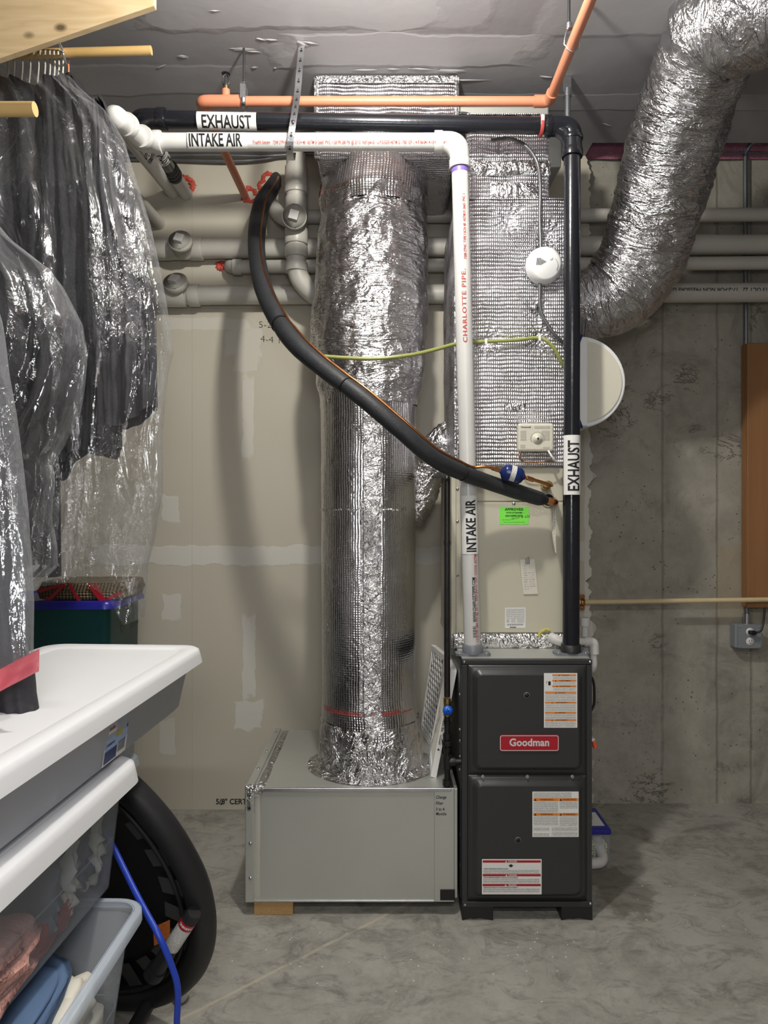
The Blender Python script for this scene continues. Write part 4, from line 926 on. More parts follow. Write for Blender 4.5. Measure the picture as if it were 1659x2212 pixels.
mb = MB(); c = q3(1184, 1080, 2.671); mb.lathe([(0, .028), (.002, .028), (.0025, .024)], c, (0, -1, 0), 30); mb.build('grommet', 'beige', t)
mb = MB(); mb.lathe([(0, .022), (.0005, .022), (.0006, 0)], c+Vector((0, -.0026, 0)), (0, -1, 0), 24)
mb.prism([(0, -.022), (.045, -.022), (.058, .0), (.045, .018), (.02, .02), (-.006, .008)], q3(1170, 1380, 2.671), (1, 0, 0), (0, 0, 1), (0, -.001, 0)); mb.build('opening', 'ink', t)
cc = q3(1185, 1374, 2.668); pts = [cc+Vector((math.cos(a)*.036*(1+.1*mn.noise(Vector((a*3, 1, 0)))), 0, math.sin(a)*.024*(1+.2*mn.noise(Vector((a*3, 4, 0)))))) for a in [PI*.45+PI*1.15*i/24 for i in range(25)]]
mb = MB(); mb.tube(pts, [.006+.003*mn.noise(Vector((i*.6, 0, 0))) for i in range(25)], 8); mb.build('foam_gasket', 'yellow_foam', t)
mb = MB(); foilbox(mb, cx0-.018, cx1+.0, 2.662, 3.2, .908, .962, .006, 41, 'flr', .006); mb.build('base_tape', 'foil_crumple', t)
# things stuck on the cabinet
def sheet(parent, o, u, v, w_, h_, name, mat='paper', th=.0006):
    o, u, v = Vector(o), Vector(u).normalized(), Vector(v).normalized(); n = u.cross(v)
    mb = MB(); mb.obox(o+u*w_/2+v*h_/2-n*th/2, u*w_/2, v*h_/2, n*th/2); return mb.build(name, mat, parent)
def para(parent, f, x0, x1, y0, y1, mat='print', name='fine_print'):
    return MB().grid(lambda u, v: f(x0+(x1-x0)*u, y0+(y1-y0)*v), 1, 1, lambda u, v: (x0+(x1-x0)*u, y0+(y1-y0)*v)).build(name, mat, parent)
t = thing('inspection_sticker', 'bright green approved gas inspection sticker on the beige cabinet', 'sticker', q3(1110, 1114)); o = q3(1079, 1133, 2.671)
sheet(t, o, (1, 0, 0), (0, 0, 1), .110, .066, 'sheet', 'green'); f = flat(o+Vector((0, -.0008, 0)), (1, 0, 0), (0, 0, 1)); mb = MB()
textmesh(mb, 'APPROVED', .0125, lambda x, y: f(x+.055, y+.053), 1, .0004, 'CENTER', spacing=1.15); textmesh(mb, 'TOWN OF DANVERS', .0065, lambda x, y: f(x+.055, y+.042), 1, .0002, 'CENTER'); textmesh(mb, 'GAS INSPECTION', .0085, lambda x, y: f(x+.055, y+.030), 1, .0003, 'CENTER')
textmesh(mb, 'Date of Inspection', .0042, lambda x, y: f(x+.010, y+.0165), 1, 0); textmesh(mb, '10/1/17  M. 6/26', .012, lambda x, y: f(x+.042, y+.017+.15*x), .9, 0); textmesh(mb, 'Alchemie Lewis, ASTD, Plumbing & Gas Inspector', .004, lambda x, y: f(x+.055, y+.0075), 1, 0, 'CENTER'); mb.build('lettering', 'ink', t)
t = thing('paper_receipt', 'narrow tilted paper slip clipped to the beige cabinet', 'receipt', q3(1145, 1243)); u_ = Vector((.995, 0, .03)); v_ = Vector((-.105, -.02, .995)).normalized(); o = q3(1131, 1284, 2.668)
sheet(t, o, u_, v_, .054, .132, 'sheet', 'cream_paper'); f = flat(o+Vector((0, -.0009, 0)), u_, v_)
m_ = fineprint('handwriting_print', (.30, .29, .27), .0085, .0, (.74, .70, .60)); para(t, f, .006, .022, .02, .112, m_); para(t, f, .026, .048, .03, .085, m_); para(t, f, .016, .034, .113, .119, m_)
t = thing('paper_clip_magnet', 'small silver clip holding the paper slip to the cabinet', 'clip', q3(1139, 1205)); q = q3(1139, 1213, 2.667)
MB().obox(q, (.009, 0, -.001), (0, .003, 0), (0, 0, .010)).build('body', 'zinc', t, bevel=.002)
MB().tube([q+Vector((.006*math.cos(a), -.002, .012+.008*math.sin(a))) for a in [PI*i/12 for i in range(13)]], .0012, 8).build('loop', 'zinc', t)
t = thing('rating_label', 'white rating label with barcode low on the beige cabinet', 'sticker', q3(1112, 1335)); o = q3(1091, 1357, 2.671)
sheet(t, o, (1, 0, .012), (0, 0, 1), .077, .077, 'sheet'); f = flat(o+Vector((0, -.0008, 0)), (1, 0, .012), (0, 0, 1)); para(t, f, .004, .073, .036, .073)
mb = MB(); mb.tube([f(.011+.0045*math.cos(a), .027+.0045*math.sin(a)) for a in [2*PI*i/20 for i in range(20)]], .0006, 6, False, True)
for i in range(26): x = .007+i*.0024; w_ = .0006+.0008*((i*7) % 3)/2; mb.add([f(x, .010), f(x+w_, .010), f(x+w_, .016), f(x, .016)], [(0, 1, 2, 3)])
textmesh(mb, 'Goodman', .006, lambda x, y: f(x+.018, y+.002), 1, .0003); mb.build('printing', 'ink', t); para(t, f, .022, .040, .020, .033); para(t, f, .045, .072, .020, .033)
t = thing('hanging_tag', 'long narrow curled paper tag hanging from the copper stub', 'tag', P(1198, 1095, 2.6)); mb = MB()
def tg(a, b): py = 1094+100*b; px = 1198+(b-.3)*4-3*math.sin(b*3); wd = (10-7.5*b*b) if b > .08 else 9; p = P(px+(a-.5)*wd, py, 2.60+.02*math.sin(b*4+a)); return p
mb.grid(tg, 4, 24, lambda a, b: (b*.16, a*.014)); mb.build('strip', fineprint('tag_print', (.12, .11, .1), .006, 0, (.74, .70, .60)), t)

# ================================================================ FURNACE
fx0, fx1, fy0, fy1, fz0, fz1 = .2715, .7245, 2.48, 3.19, .048, .906
t = thing('furnace', 'dark charcoal gas furnace with two embossed doors and red badge', 'furnace', (.498, 2.83, 0))
mb = MB(); mb.box(fx0, fx1, fy0, fy1, fz0, fz1); mb.build('cabinet', 'charcoal', t, bevel=.003)
mb = MB(); mb.box(fx0+.002, fx1-.002, fy0+.012, fy1-.01, fz1, fz1+.0015); mb.build('top_plate', 'galv', t)
mb = MB(); mb.box(fx0-.0022, fx0, fy0+.03, fy1, fz0+.01, fz1-.01); mb.build('side_panel', 'charcoal', t)
def emboss(x0, x1, z0, z1, y, ins, rise, r, m):
    mb = MB(); L = []
    def loop(i, yy, rr): return [Vector((p.x, yy, p.y)) for p in rrect(x0+i, x1-i, z0+i, z1-i, rr, 0, 8)]
    L = [loop(0, y+.010, .004), loop(0, y, .004), loop(ins, y, r), loop(ins+.004, y-.003, r), loop(ins+.012, y-rise+.004, r*.8), loop(ins+.018, y-rise, r*.7)]
    mb.loft(L, False, True); return mb
dx0, dx1 = fx0+.008, fx1-.008
zA, zB, zC_ = .888, .506, .070
for z0, z1 in ((zB+.001, zA), (zC_, zB-.001)):
    emboss(dx0+.012, dx1-.012, z0, z1, fy0-.010, .014, .018, .026, 0).build('door', 'charcoal', t)
mb = MB()
for xx in (fx0+.0095, fx1-.0095): mb.box(xx-.0095, xx+.0095, fy0-.008, fy0+.002, .06, zA)
mb.box(fx0, fx1, fy0-.010, fy0+.002, zA+.002, fz1); mb.build('front_frame', 'charcoal', t, bevel=.002)
mb = MB(); mb.box(fx0, fx1, fy0-.014, fy0+.004, .048, .066); mb.build('bottom_rail', 'charcoal', t, bevel=.002)
mb = MB()
for p in ((fx0+.008, fz1-.008), (fx1-.008, fz1-.008), (fx0+.010, .056), (fx1-.008, .060)): screw(mb, (p[0], fy0-.0145 if p[1] < .1 else fy0-.010, p[1]), .0035)
mb.build('screw', 'zinc', t)
for px in (1043, 1139, 1236):
    p = P(px, 1677, fy0-.012); mb = MB(); mb.lathe([(0, .006), (.002, .0065), (.005, .0062), (.0052, 0)], (p.x, fy0-.010, p.z), (0, -1, 0), 16); mb.obox((p.x, fy0-.017, p.z+.001), (.0016, 0, 0), (0, .003, 0), (0, 0, .007)); mb.build('door_knob', 'zinc', t, bevel=.0005)
mb = MB()
for px, py in ((1138, 1502), (1119, 1815)):
    p = P(px, py, fy0-.029); mb.lathe([(0, .0105), (.001, .0098), (.001, .0082)], (p.x, fy0-.028, p.z), (0, -1, 0), 24)
mb.build('sight_ring', 'grey_pl', t)
mb = MB()
for px, py in ((1138, 1502), (1119, 1815)):
    p = P(px, py, fy0-.029); mb.lathe([(0, .0083), (.0016, .0083), (.0017, 0)], (p.x, fy0-.028, p.z), (0, -1, 0), 24)
mb.build('sight_hole', 'ink', t)
for x0, x1 in ((fx0, fx0+.108), (fx1-.108, fx1)):
    for y0 in (fy0+.0, fy1-.11):
        mb = MB(); mb.box(x0, x1, y0-.012, y0+.10, .030, .048); mb.box(x0, x0+.003, y0-.012, y0+.1, 0, .030); mb.box(x1-.003, x1, y0-.012, y0+.1, 0, .030)
        mb.prism([(0, .030), (x1-x0, .030), (x1-x0, 0), (x1-x0-.045, .010), (x1-x0-.07, .006), (.03, .010), (0, 0)], (x0, y0-.011, 0), (1, 0, 0), (0, 0, 1), (0, .003, 0))
        mb.cyl(((x0+x1)/2-.01, y0+.02, 0), ((x0+x1)/2-.01, y0+.02, .03), .017); mb.build('support_foot', 'rubber', t, bevel=.001)
mb = MB()
for py, r in ((1590, .005), (1628, .008), (1806, .009), (1872, .012)):
    z = P(0, py, 2.52).z; mb.cyl((fx0-.0032, 2.525, z), (fx0-.002, 2.525, z), r)
mb.build('side_knockout', 'ink', t); mb = MB()
for py in (1500, 1576, 1600, 1634, 1662): screw(mb, (fx0-.0022, 2.52, P(0, py, 2.52).z), .0045, (-1, 0, 0))
mb.build('side_screw', 'zinc', t)
yf = fy0-.0285
def fp(px, py): return P(px, py, yf)
# badge
a, b = fp(1079, 1622), fp(1207, 1587); bw, bh = b.x-a.x, b.z-a.z
bd = MB(); bd.loft([[Vector((p.x, yf, p.y)) for p in rrect(a.x, b.x, a.z, b.z, .008, 0)], [Vector((p.x, yf-.0035, p.y)) for p in rrect(a.x, b.x, a.z, b.z, .008, 0)]], False, True, False)
bd = bd.build('badge', 'red', t, bevel=.0008)
mb = MB(); L0 = [Vector((p.x, yf-.004, p.y)) for p in rrect(a.x+.0015, b.x-.0015, a.z+.0015, b.z-.0015, .007, 0)]; L1 = [Vector((p.x, yf-.004, p.y)) for p in rrect(a.x+.0038, b.x-.0038, a.z+.0038, b.z-.0038, .005, 0)]
n = len(L0); mb.add(L0+L1, [(i, (i+1) % n, n+(i+1) % n, n+i) for i in range(n)]); f = flat((a.x+bw/2, yf-.0042, a.z+.0185), (1, 0, 0), (0, 0, 1)); textmesh(mb, 'Goodman', .036, lambda x, y: f(x, y), .93, .0011, 'CENTER', spacing=1.03)
mb.build('badge_lettering', 'silver', bd)
# warning stickers
def bar(parent, f, x0, x1, y0, y1, mat, word=None, wc='ink', name='header', tri=None):
    b_ = MB().add([f(x0, y0), f(x1, y0), f(x1, y1), f(x0, y1)], [(0, 1, 2, 3)]).build(name, mat, parent)
    if word:
        h = y1-y0; f2 = lambda x, y: f(x, y)+Vector((0, -.0002, 0)); mb = MB()
        textmesh(mb, word, h*.95, lambda x, y: f2(x+(x0+x1)/2+.003, y+y0+h*.18), 1, .0001, 'CENTER')
        xx = tri if tri is not None else (x0+x1)/2-len(word)*h*.36-.002
        mb.add([f2(xx-h*.45, y0+h*.1), f2(xx+h*.45, y0+h*.1), f2(xx, y0+h*.9)], [(0, 1, 2)]); mb.build('lettering', wc, b_)
a, b = fp(1175, 1572), fp(1247, 1454); W_, H_ = b.x-a.x, b.z-a.z
s = sheet(t, (a.x, yf, a.z), (1, 0, 0), (0, 0, 1), W_, H_, 'warning_sticker'); s['label'] = 'white sticker with orange warning bands on the upper door'
f = flat((a.x, yf-.0004, a.z), (1, 0, 0), (0, 0, 1)); u1 = W_/315; z_ = lambda v: H_-(v-237)/513*H_
for x0, y0, y1, wd in ((78, 248, 264, 'WARNING'), (78, 300, 316, 'AVERTISSEMENT'), (78, 352, 368, 'ADVERTENCIA'), (10, 414, 430, 'WARNING'), (10, 506, 522, 'AVERTISSEMENT'), (10, 601, 617, 'WARNING'), (10, 670, 686, 'AVERTISSEMENT')):
    bar(s, f, x0*u1, 305*u1, z_(y1), z_(y0), 'orange_ink', wd)
for x0, y0, y1 in ((86, 268, 292), (86, 320, 346), (86, 374, 402), (12, 434, 500), (12, 526, 596), (12, 622, 664), (12, 690, 742)): para(s, f, x0*u1, 300*u1, z_(y1), z_(y0))
mb = MB(); hx, hz = 52*u1, z_(335); mb.prism([(-.004, -.006), (.004, -.006), (.0045, .003), (.003, .008), (-.003, .008), (-.0045, .003)], f(hx, hz), (1, 0, 0), (0, 0, 1), (0, -.0002, 0)); mb.tube([f(25*u1+.002*math.sin(i*.8), z_(310)-i*.0011) for i in range(9)], .0006, 6)
for yy in (408,): mb.add([f(8*u1, z_(yy)), f(307*u1, z_(yy)), f(307*u1, z_(yy+1.5)), f(8*u1, z_(yy+1.5))], [(0, 1, 2, 3)])
mb.build('pictogram', 'ink', s)
a, b = fp(1150, 1808), fp(1250, 1710); W_, H_ = b.x-a.x, b.z-a.z
s = sheet(t, (a.x, yf, a.z), (1, 0, 0), (0, 0, 1), W_, H_, 'warning_sticker'); s['label'] = 'square white sticker with two orange bands on the lower door'
f = flat((a.x, yf-.0004, a.z), (1, 0, 0), (0, 0, 1)); u1 = W_/410; z_ = lambda v: H_-(v-127)/405*H_
for x0, x1, y0, y1 in ((8, 232, 185, 211), (234, 405, 185, 211), (8, 232, 318, 342), (234, 405, 318, 342)): bar(s, f, x0*u1, x1*u1, z_(y1), z_(y0), 'orange_ink', 'WARNING', 'ink', tri=(x0+18)*u1)
for x0, x1, y0, y1 in ((10, 345, 133, 178), (10, 228, 216, 310), (240, 400, 216, 280), (10, 228, 348, 430), (240, 400, 348, 435), (10, 150, 448, 475), (170, 400, 445, 480), (10, 150, 495, 522), (170, 400, 490, 525)): para(s, f, x0*u1, x1*u1, z_(y1), z_(y0))
a, b = fp(1041, 1932), fp(1170, 1856); W_, H_ = b.x-a.x, b.z-a.z
s = sheet(t, (a.x, yf, a.z), (1, 0, 0), (0, 0, 1), W_, H_, 'danger_sticker'); s['label'] = 'white sticker with three red danger bands low on the lower door'
f = flat((a.x, yf-.0004, a.z), (1, 0, 0), (0, 0, 1)); u1 = W_/540; z_ = lambda v: H_-(v-727)/320*H_
for y0, y1, wd in ((737, 758, 'DANGER'), (862, 882, 'DANGER'), (952, 972, 'PELIGRO')): bar(s, f, 7*u1, 532*u1, z_(y1), z_(y0), 'red', wd, 'paper')
mb = MB()
for y0, wd in ((818, 'CARBON MONOXIDE POISONING HAZARD'), (898, "RISQUE D'EMPOISONNEMENT AU MONOXYDE DE CARBONE"), (988, 'RIESGO DE INTOXICACI\u00d3N POR MONOXIDO DE CARBONO')): textmesh(mb, wd, .0045, lambda x, y: f(x+15*u1, y+z_(y0)), .95, .00015)
hx, hz = 262*u1, z_(798); mb.prism([(-.005, 0), (.005, 0), (.004, .005), (.008, .003), (.0085, .0055), (0, .010), (-.0085, .0055), (-.008, .003), (-.004, .005)], f(hx, hz), (1, 0, 0), (0, 0, 1), (0, -.0002, 0)); mb.build('lettering', 'ink', s)
for y0, y1 in ((822, 858), (903, 945), (990, 1030)): para(s, f, 12*u1, 520*u1, z_(y1), z_(y0))

# ---- condensate piping on the right
t = thing('condensate_drain', 'white plastic condensate drain with trap beside the black exhaust pipe', 'pipe', P(1285, 1390, 2.62))
rc = .0165
mb = MB(); mb.tube(bend([P(1188, 1372, 2.69), P(1192, 1378, 2.655), P(1212, 1386, 2.64), P(1281, 1386, 2.66), P(1283, 1445, 2.66), P(1268, 1450, 2.70)], .03), rc*.82, 18); mb.cyl(P(1264, 1340, 2.72), P(1264, 1395, 2.72), rc*.8); mb.tube(bend([P(1264, 1395, 2.72), P(1266, 1412, 2.72), P(1281, 1425, 2.70)], .02), rc*.82, 16); mb.build('pipe_run', 'pvc', t)
mb = MB(); mb.tube(bend([P(1262, 1386, 2.66), P(1283, 1386, 2.66), P(1284, 1412, 2.66)], .02), rc*1.12, 18); mb.tube(bend([P(1190, 1376, 2.66), P(1197, 1380, 2.648), P(1214, 1386, 2.64)], .02), rc*1.12, 18); mb.cyl(P(1264, 1334, 2.72), P(1264, 1352, 2.72), rc*1.12); mb.build('fitting', 'pvc', t)
t = thing('black_cable', 'thin black cable bowing out beside the right edge of the furnace', 'cable', P(1280, 1500, 2.7))
MB().tube(catmull([(fx1-.004, 2.6, P(0, 1445, 2.6).z), P(1279, 1465, 2.6), P(1284, 1500, 2.6), P(1280, 1530, 2.6), (fx1-.004, 2.6, P(0, 1560, 2.6).z)]), .0045, 10).build('cable_run', 'black', t)
t = thing('shutoff_switch', 'small orange and white switch at the right side of the furnace', 'switch', P(1281, 1622, 2.6))
q = P(1280, 1595, 2.62); MB().box(fx1-.002, q.x+.004, 2.60, 2.64, q.z-.008, q.z+.004).build('base', 'white', t, bevel=.002); MB().obox((q.x+.001, 2.6, q.z-.015), (.006, 0, .002), (0, .008, 0), (-.003, 0, .013)).build('lever', plain('orange_plastic', (.95, .12, .03), .4), t, bevel=.002)
t = thing('drain_hose', 'white drain pipe bending into the blue-lidded tub beside the furnace', 'pipe', P(1295, 1860, 2.85))
mb = MB(); mb.tube(bend([P(1270, 1770, 2.96), P(1285, 1800, 2.95), P(1306, 1863, 2.82), P(1270, 1866, 2.80)], .04), .021, 16); mb.build('hose', 'pvc', t)
t = thing('neutralizer_tub', 'clear tub with blue lid holding pale pellets on the floor', 'tub', (.87, 2.95, 0))
ux0, ux1, uy0, uy1 = .70, P(1321, 0, 2.86).x, 2.87, 3.08
MB().box(ux0, ux1, uy0, uy1, .002, .115).build('body', 'clear', t, bevel=.01)
MB().box(ux0, ux1+.003, uy0-.003, uy1+.003, .115, .138).build('lid', 'blue_lid', t, bevel=.006)
sheet(t, (ux1-.075, uy0+.03, .139), (1, 0, 0), (0, 1, 0), .06, .13, 'label', 'print')
mb = MB(); bl = bpy.data.meshes.new('ic'); bmh = __import__('bmesh').new(); __import__('bmesh').ops.create_icosphere(bmh, subdivisions=1, radius=.0055)
iv = [v.co.copy() for v in bmh.verts]; iff = [[v.index for v in f_.verts] for f_ in bmh.faces]; bmh.free(); bpy.data.meshes.remove(bl)
nx = int((ux1-ux0-.01)/.011)
for k in range(7):
    for i in range(nx):
        for j in range(0, 19):
            if j > 2 and i < nx-2 and k < 6: continue
            o_ = Vector((ux0+.012+i*.011+random.uniform(-.002, .002), uy0+.010+j*.0105+random.uniform(-.002, .002), .010+k*.0102+random.uniform(-.002, .002))); mb.add([o_+v for v in iv], iff, [(0, 0)]*len(iv), True)
o = mb.build('pellets', 'pellet', t); o['kind'] = 'stuff'

# ---- gas line
gx, gy = .2235, 2.515
t = thing('gas_pipe', 'black iron gas pipe with blue-handled valve left of the furnace', 'pipe', (gx, gy, .46))
def gz(py): return P(0, py, gy).z
mb = MB(); mb.tube(bend([(gx, gy, gz(1505)), (gx, gy, gz(1026)), (P(940, 0, 3.0).x, 3.0, gz(1012)), (P(940, 0, 3.0).x, YD+.01, gz(1012))], .03), .0108, 16); mb.build('pipe_run', 'iron', t)
mb = MB(); mb.cyl((gx, gy, gz(1535)), (gx, gy, gz(1700)), .0105); mb.cyl((gx, gy, gz(1645)), (fx0, gy, gz(1645)), .0105); mb.build('lower_run', 'iron', t)
mb = MB()
for py, r, l in ((1560, .0125, .012), (1590, .015, .02), (1604, .019, .016), (1618, .014, .016), (1645, .0165, .05), (1690, .016, .018), (1172, .0125, .015)): collar(mb, (gx, gy, gz(py)), (0, 0, 1), r, l)
collar(mb, (gx+.018, gy, gz(1645)), (1, 0, 0), .0165, .022); mb.build('fitting', 'iron', t)
mb = MB(); mb.cyl((gx, gy, gz(1508)), (gx, gy, gz(1518)), .0145, n=6); mb.cyl((gx, gy, gz(1518)), (gx, gy, gz(1540)), .0125); mb.cyl((gx, gy, gz(1538)), (gx, gy, gz(1546)), .0145, n=6); mb.build('valve_body', 'brass', t)
mb = MB(); mb.lathe([(.0, .006), (.012, .006), (.013, .0175), (.019, .0175), (.020, .006), (.0165, .005)], (gx, gy-.008, gz(1531)), (0, -1, 0), 16); mb.build('valve_handle', 'blue_knob', t)

# ================================================================ RETURN BOX
rx0, rx1, ry0, ry1, rz0, rz1 = -.477, .2585, 2.50, 3.17, .050, .447
t = thing('return_duct_box', 'large galvanized return air box beside the furnace carrying the round duct', 'duct', (-.1, 2.8, .05))
MB().box(rx0, rx1-.02, ry0, ry1, rz0, rz1).build('body', 'galv', t, bevel=.004)
xf0 = P(938, 0, 2.5).x
MB().box(xf0, P(981, 0, 2.5).x, ry0-.006, ry0+.0, rz0+.0, rz1+.003).build('filter_door', 'galv', t, bevel=.002)
MB().box(P(981, 0, 2.5).x, rx1, ry0-.002, ry1, rz0+.012, rz1).build('collar_strip', 'galv', t, bevel=.002)
mb = MB(); mb.box(rx0-.004, rx1-.022, ry0-.007, ry0, rz1-.010, rz1+.003); mb.box(rx0-.002, xf0, ry0-.004, ry0, rz0-.002, rz0+.004); mb.build('folded_edge', 'zinc', t, bevel=.0015)
mb = MB(); foilbox(mb, rx0-.003, rx0+.050, ry0-.0025, ry0-.0005, rz0, rz1-.012, .0015, 1, 'f', .008); mb.build('front_tape', 'galv_light', t)
mb = MB(); mb.box(rx0-.010, rx0+.020, ry0-.01, ry0+.005, rz0, rz1); mb.box(rx0-.010, rx0+.018, ry0, ry1, rz1, rz1+.009); mb.build('corner_flange', 'galv', t, bevel=.003)
mb = MB(); foilbox(mb, rx0+.018, rx0+.062, ry0, ry1, rz1, rz1+.003, .004, 7, 'u', .008); foilbox(mb, rx0-.012, rx0+.055, ry0-.012, ry0+.03, rz1-.018, rz1+.010, .005, 9, 'fulr', .006); foilbox(mb, rx0-.012, rx0+.022, ry0-.0125, ry0, rz1-.085, rz1, .003, 9, 'f', .005); mb.build('top_tape', 'foil_crumple', t)
mb = MB()
for py in (1822, 1897): screw(mb, P(541, py, 2.489), .005)
for py, px in ((1698, 543), (1660, 560), (1622, 577), (1582, 595)):
    Y_ = F*(H-rz1-.009)/(py-CY); screw(mb, (rx0+.004, Y_, rz1+.009), .005, (0, 0, 1))
mb.build('screw', 'zinc', t)
mb = MB(); f = flat((P(941, 0, 2.494).x, ry0-.0066, 0), (1, 0, 0), (0, 0, 1))
for s_, py in (('Change', 1725), ('Filter', 1738), ('3 to 4', 1751), ('Months', 1761)): z0 = P(0, py, 2.494).z; textmesh(mb, s_, .0155, lambda x, y: f(x+y*.15, y+z0), .80, .0002)
mb.build('handwriting', 'ink', t)
a, b = P(951, 1948, 2.49), P(983, 1922, 2.49); mb = MB(); mb.box(a.x, b.x, ry0-.009, ry0-.006, b.z-.042+.004, b.z); tag(mb.build('black_magnet', 'black', bevel=.001), 'black square magnet patch low on the filter door', 'magnet')
mb = MB(); a, b = P(549, 1973, 2.505), P(633, 1948, 2.505); mb.box(a.x, b.x, 2.502, 2.62, 0, .050); tag(mb.build('wood_block', 'block', bevel=.002), 'short wooden lumber block under the left corner of the return box', 'wood block')
mb = MB(); mb.box(-.36, .10, 2.80, 2.90, 0, .050); tag(mb.build('wood_block', 'block', bevel=.002), 'shadowed wooden block under the middle of the return box', 'wood block')
# spare filters
def filt(name, label, xb, xt, y0, y1, z0, h, lattice, yaw):
    up_ = Vector((xt-xb, 0, h)).normalized(); L = .385 if lattice else .40; al = Vector((-math.sin(yaw), math.cos(yaw), 0)); up_ = (up_-al*up_.dot(al)).normalized()
    n = up_.cross(al); o = Vector((xb, y0, z0)); t = thing(name, label, 'air filter', o); W_ = y1-y0; T = .022
    def bx_(mb, a0, a1, b0, b1, c0, c1):
        mb.obox(o+al*(a0+a1)/2+up_*(b0+b1)/2-n*(c0+c1)/2, al*(a1-a0)/2, up_*(b1-b0)/2, n*(c1-c0)/2)
    mb = MB()
    for q_ in ((0, W_, 0, .022, 0, T), (0, W_, L-.022, L, 0, T), (0, .022, .022, L-.022, 0, T), (W_-.022, W_, .022, L-.022, 0, T)): bx_(mb, *q_)
    mb.build('frame', 'paper', t, bevel=.001)
    mb = MB(); m = 40
    for i in range(m):
        a = .022+(W_-.044)*i/m; bx_(mb, a, a+(W_-.044)/m*.5, .022, L-.022, .004 if i % 2 else .010, .014)
    bx_(mb, .022, W_-.022, .022, L-.022, .013, .015); mb.build('pleats', 'cream_paper' if not lattice else 'grey_cloth', t)
    if lattice:
        mb = MB(); k = 6
        for s in (-1, 1):
            for i in range(-k, k*2):
                p0 = i*W_/k; pts = []
                a0, b0 = p0, 0; a1, b1 = p0+s*L*.9, L
                tt = [q_ for q_ in [j/20 for j in range(21)] if .015 < a0+(a1-a0)*q_ < W_-.015]
                if len(tt) > 1:
                    A_, B_ = tt[0], tt[-1]; pa = o+al*(a0+(a1-a0)*A_)+up_*(L*A_)-n*.002; pb = o+al*(a0+(a1-a0)*B_)+up_*(L*B_)-n*.002; d = (pb-pa)
                    mb.obox((pa+pb)/2, d/2, d.normalized().cross(n)*.0045, n*.0015)
        mb.build('cardboard_lattice', 'paper', t)
    else:
        f = flat(o-al*.0005+n*0-n*T*.35, up_, -n); f = lambda x, y: o-al*.0008+up_*x-n*(T*.25+y)
        mb = MB(); textmesh(mb, '16x25x1   AIR FLOW', .013, lambda x, y: f(x+.12, y), .9, .0002)
        textmesh(mb, '\u25ba', .012, lambda x, y: f(x+.10, y), .9, 0); mb.build('lettering', 'ink', t)
filt('air_filter', 'white-framed spare air filter leaning on the furnace side behind the gas pipe', .170, .242, 2.60, 2.88, .4505, .375, False, -.04)
filt('air_filter', 'spare air filter with diamond cardboard lattice leaning behind the other filter', .198, .250, 2.895, 3.145, .4505, .375, True, .16)
mb = MB()
def wrapf(a, b): return Vector((.163+.062*b-.006*mn.noise(Vector((a*5, b*5, 0)))-.018+.003*mn.noise(Vector((a*12, b*12, 3))), 2.585+.06*a, .452+.27*b*(1-.3*a)))
mb.grid(wrapf, 14, 30); tag(mb.build('plastic_wrapper', 'film'), 'crumpled clear wrapper around the lower corner of the white spare filter', 'wrapper')

# ================================================================ LEFT: CLOSET RODS, GARMENTS
a = P(333, 12, 2.04); b = P(-60, 146, 2.04); tp = ZC
mb = MB(); mb.prism([(a.x, a.z), (a.x+.004, tp), (-1.90, tp), (-1.90, b.z-(b.x+1.90)*(a.z-b.z)/(a.x-b.x)), (b.x, b.z)], (0, 2.04, 0), (1, 0, 0), (0, 0, 1), (0, .02, 0))
tag(mb.build('plywood_panel', 'pine', bevel=.001), 'knotty pine plywood panel with slanted lower edge hanging from the ceiling', 'panel')
yr, zr = 2.32, P(0, 121, 2.32).z
t = thing('closet_rod', 'wooden closet rod near the ceiling carrying the row of hangers', 'rod', (-1.2, yr, zr))
a = P(327, 109, yr); MB().cyl((-1.95, yr, P(0, 130, yr).z), a, .0142, n=24).build('dowel', 'rod', t)
mb = MB(); hx_ = P(140, 0, yr).x; zz_ = P(0, 121, yr).z
mb.tube(catmull([(hx_, 2.05, P(0, 78, 2.05).z), (hx_, 2.07, zz_+.05), (hx_+.002, yr-.04, zz_+.012), (hx_+.004, yr-.020, zz_-.008), (hx_+.004, yr, zz_-.022), (hx_+.006, yr+.02, zz_-.005)]), .0042, 10)
tag(mb.build('rod_hook', 'zinc'), 'bent metal hook carrying the upper closet rod below the plywood panel', 'hook')
yl = 1.50; t = thing('closet_rod', 'yellow wooden closet rod lower and nearer at the left edge of the picture', 'rod', (-.8, yl, P(0, 237, yl).z))
a = P(76, 236, yl); MB().cyl((-1.95, yl, a.z), a, .0148, n=24).build('dowel', 'rod', t)
def hanger(px, mat, label, tilt, grp='white wire hangers on the upper rod'):
    x = P(px, 0, yr).x; z = P(0, 122, yr).z
    t = thing('clothes_hanger', label, 'hanger', (x, yr, z), grp)
    pts = [(x, yr+.018*math.cos(a), z+.018*math.sin(a)) for a in [PI*1.1-PI*1.2*i/14 for i in range(15)]][::-1]
    pts = pts[::-1]+[(x+tilt*.4, yr+.014, z-.03), (x+tilt, yr, z-.09)]
    MB().tube(catmull(pts, 3), .0030, 8).build('hook', mat, t)
    MB().tube([(x+tilt, yr+.02, z-.15), (x+tilt, yr, z-.088), (x+tilt, yr-.02, z-.15)], .0035, 8).build('arm', mat, t)
    return t
h0 = hanger(12, 'hanger_white', 'white hanger hooked over the upper closet rod among its neighbours', .004)
def copy_tree(o, dx):
    c = o.copy(); COL.objects.link(c); c.location = (o.location.x+dx, o.location.y, o.location.z)
    for ch in [q for q in bpy.data.objects if q.parent == o]:
        k = ch.copy(); COL.objects.link(k); k.parent = c
    return c
x0 = P(12, 0, yr).x
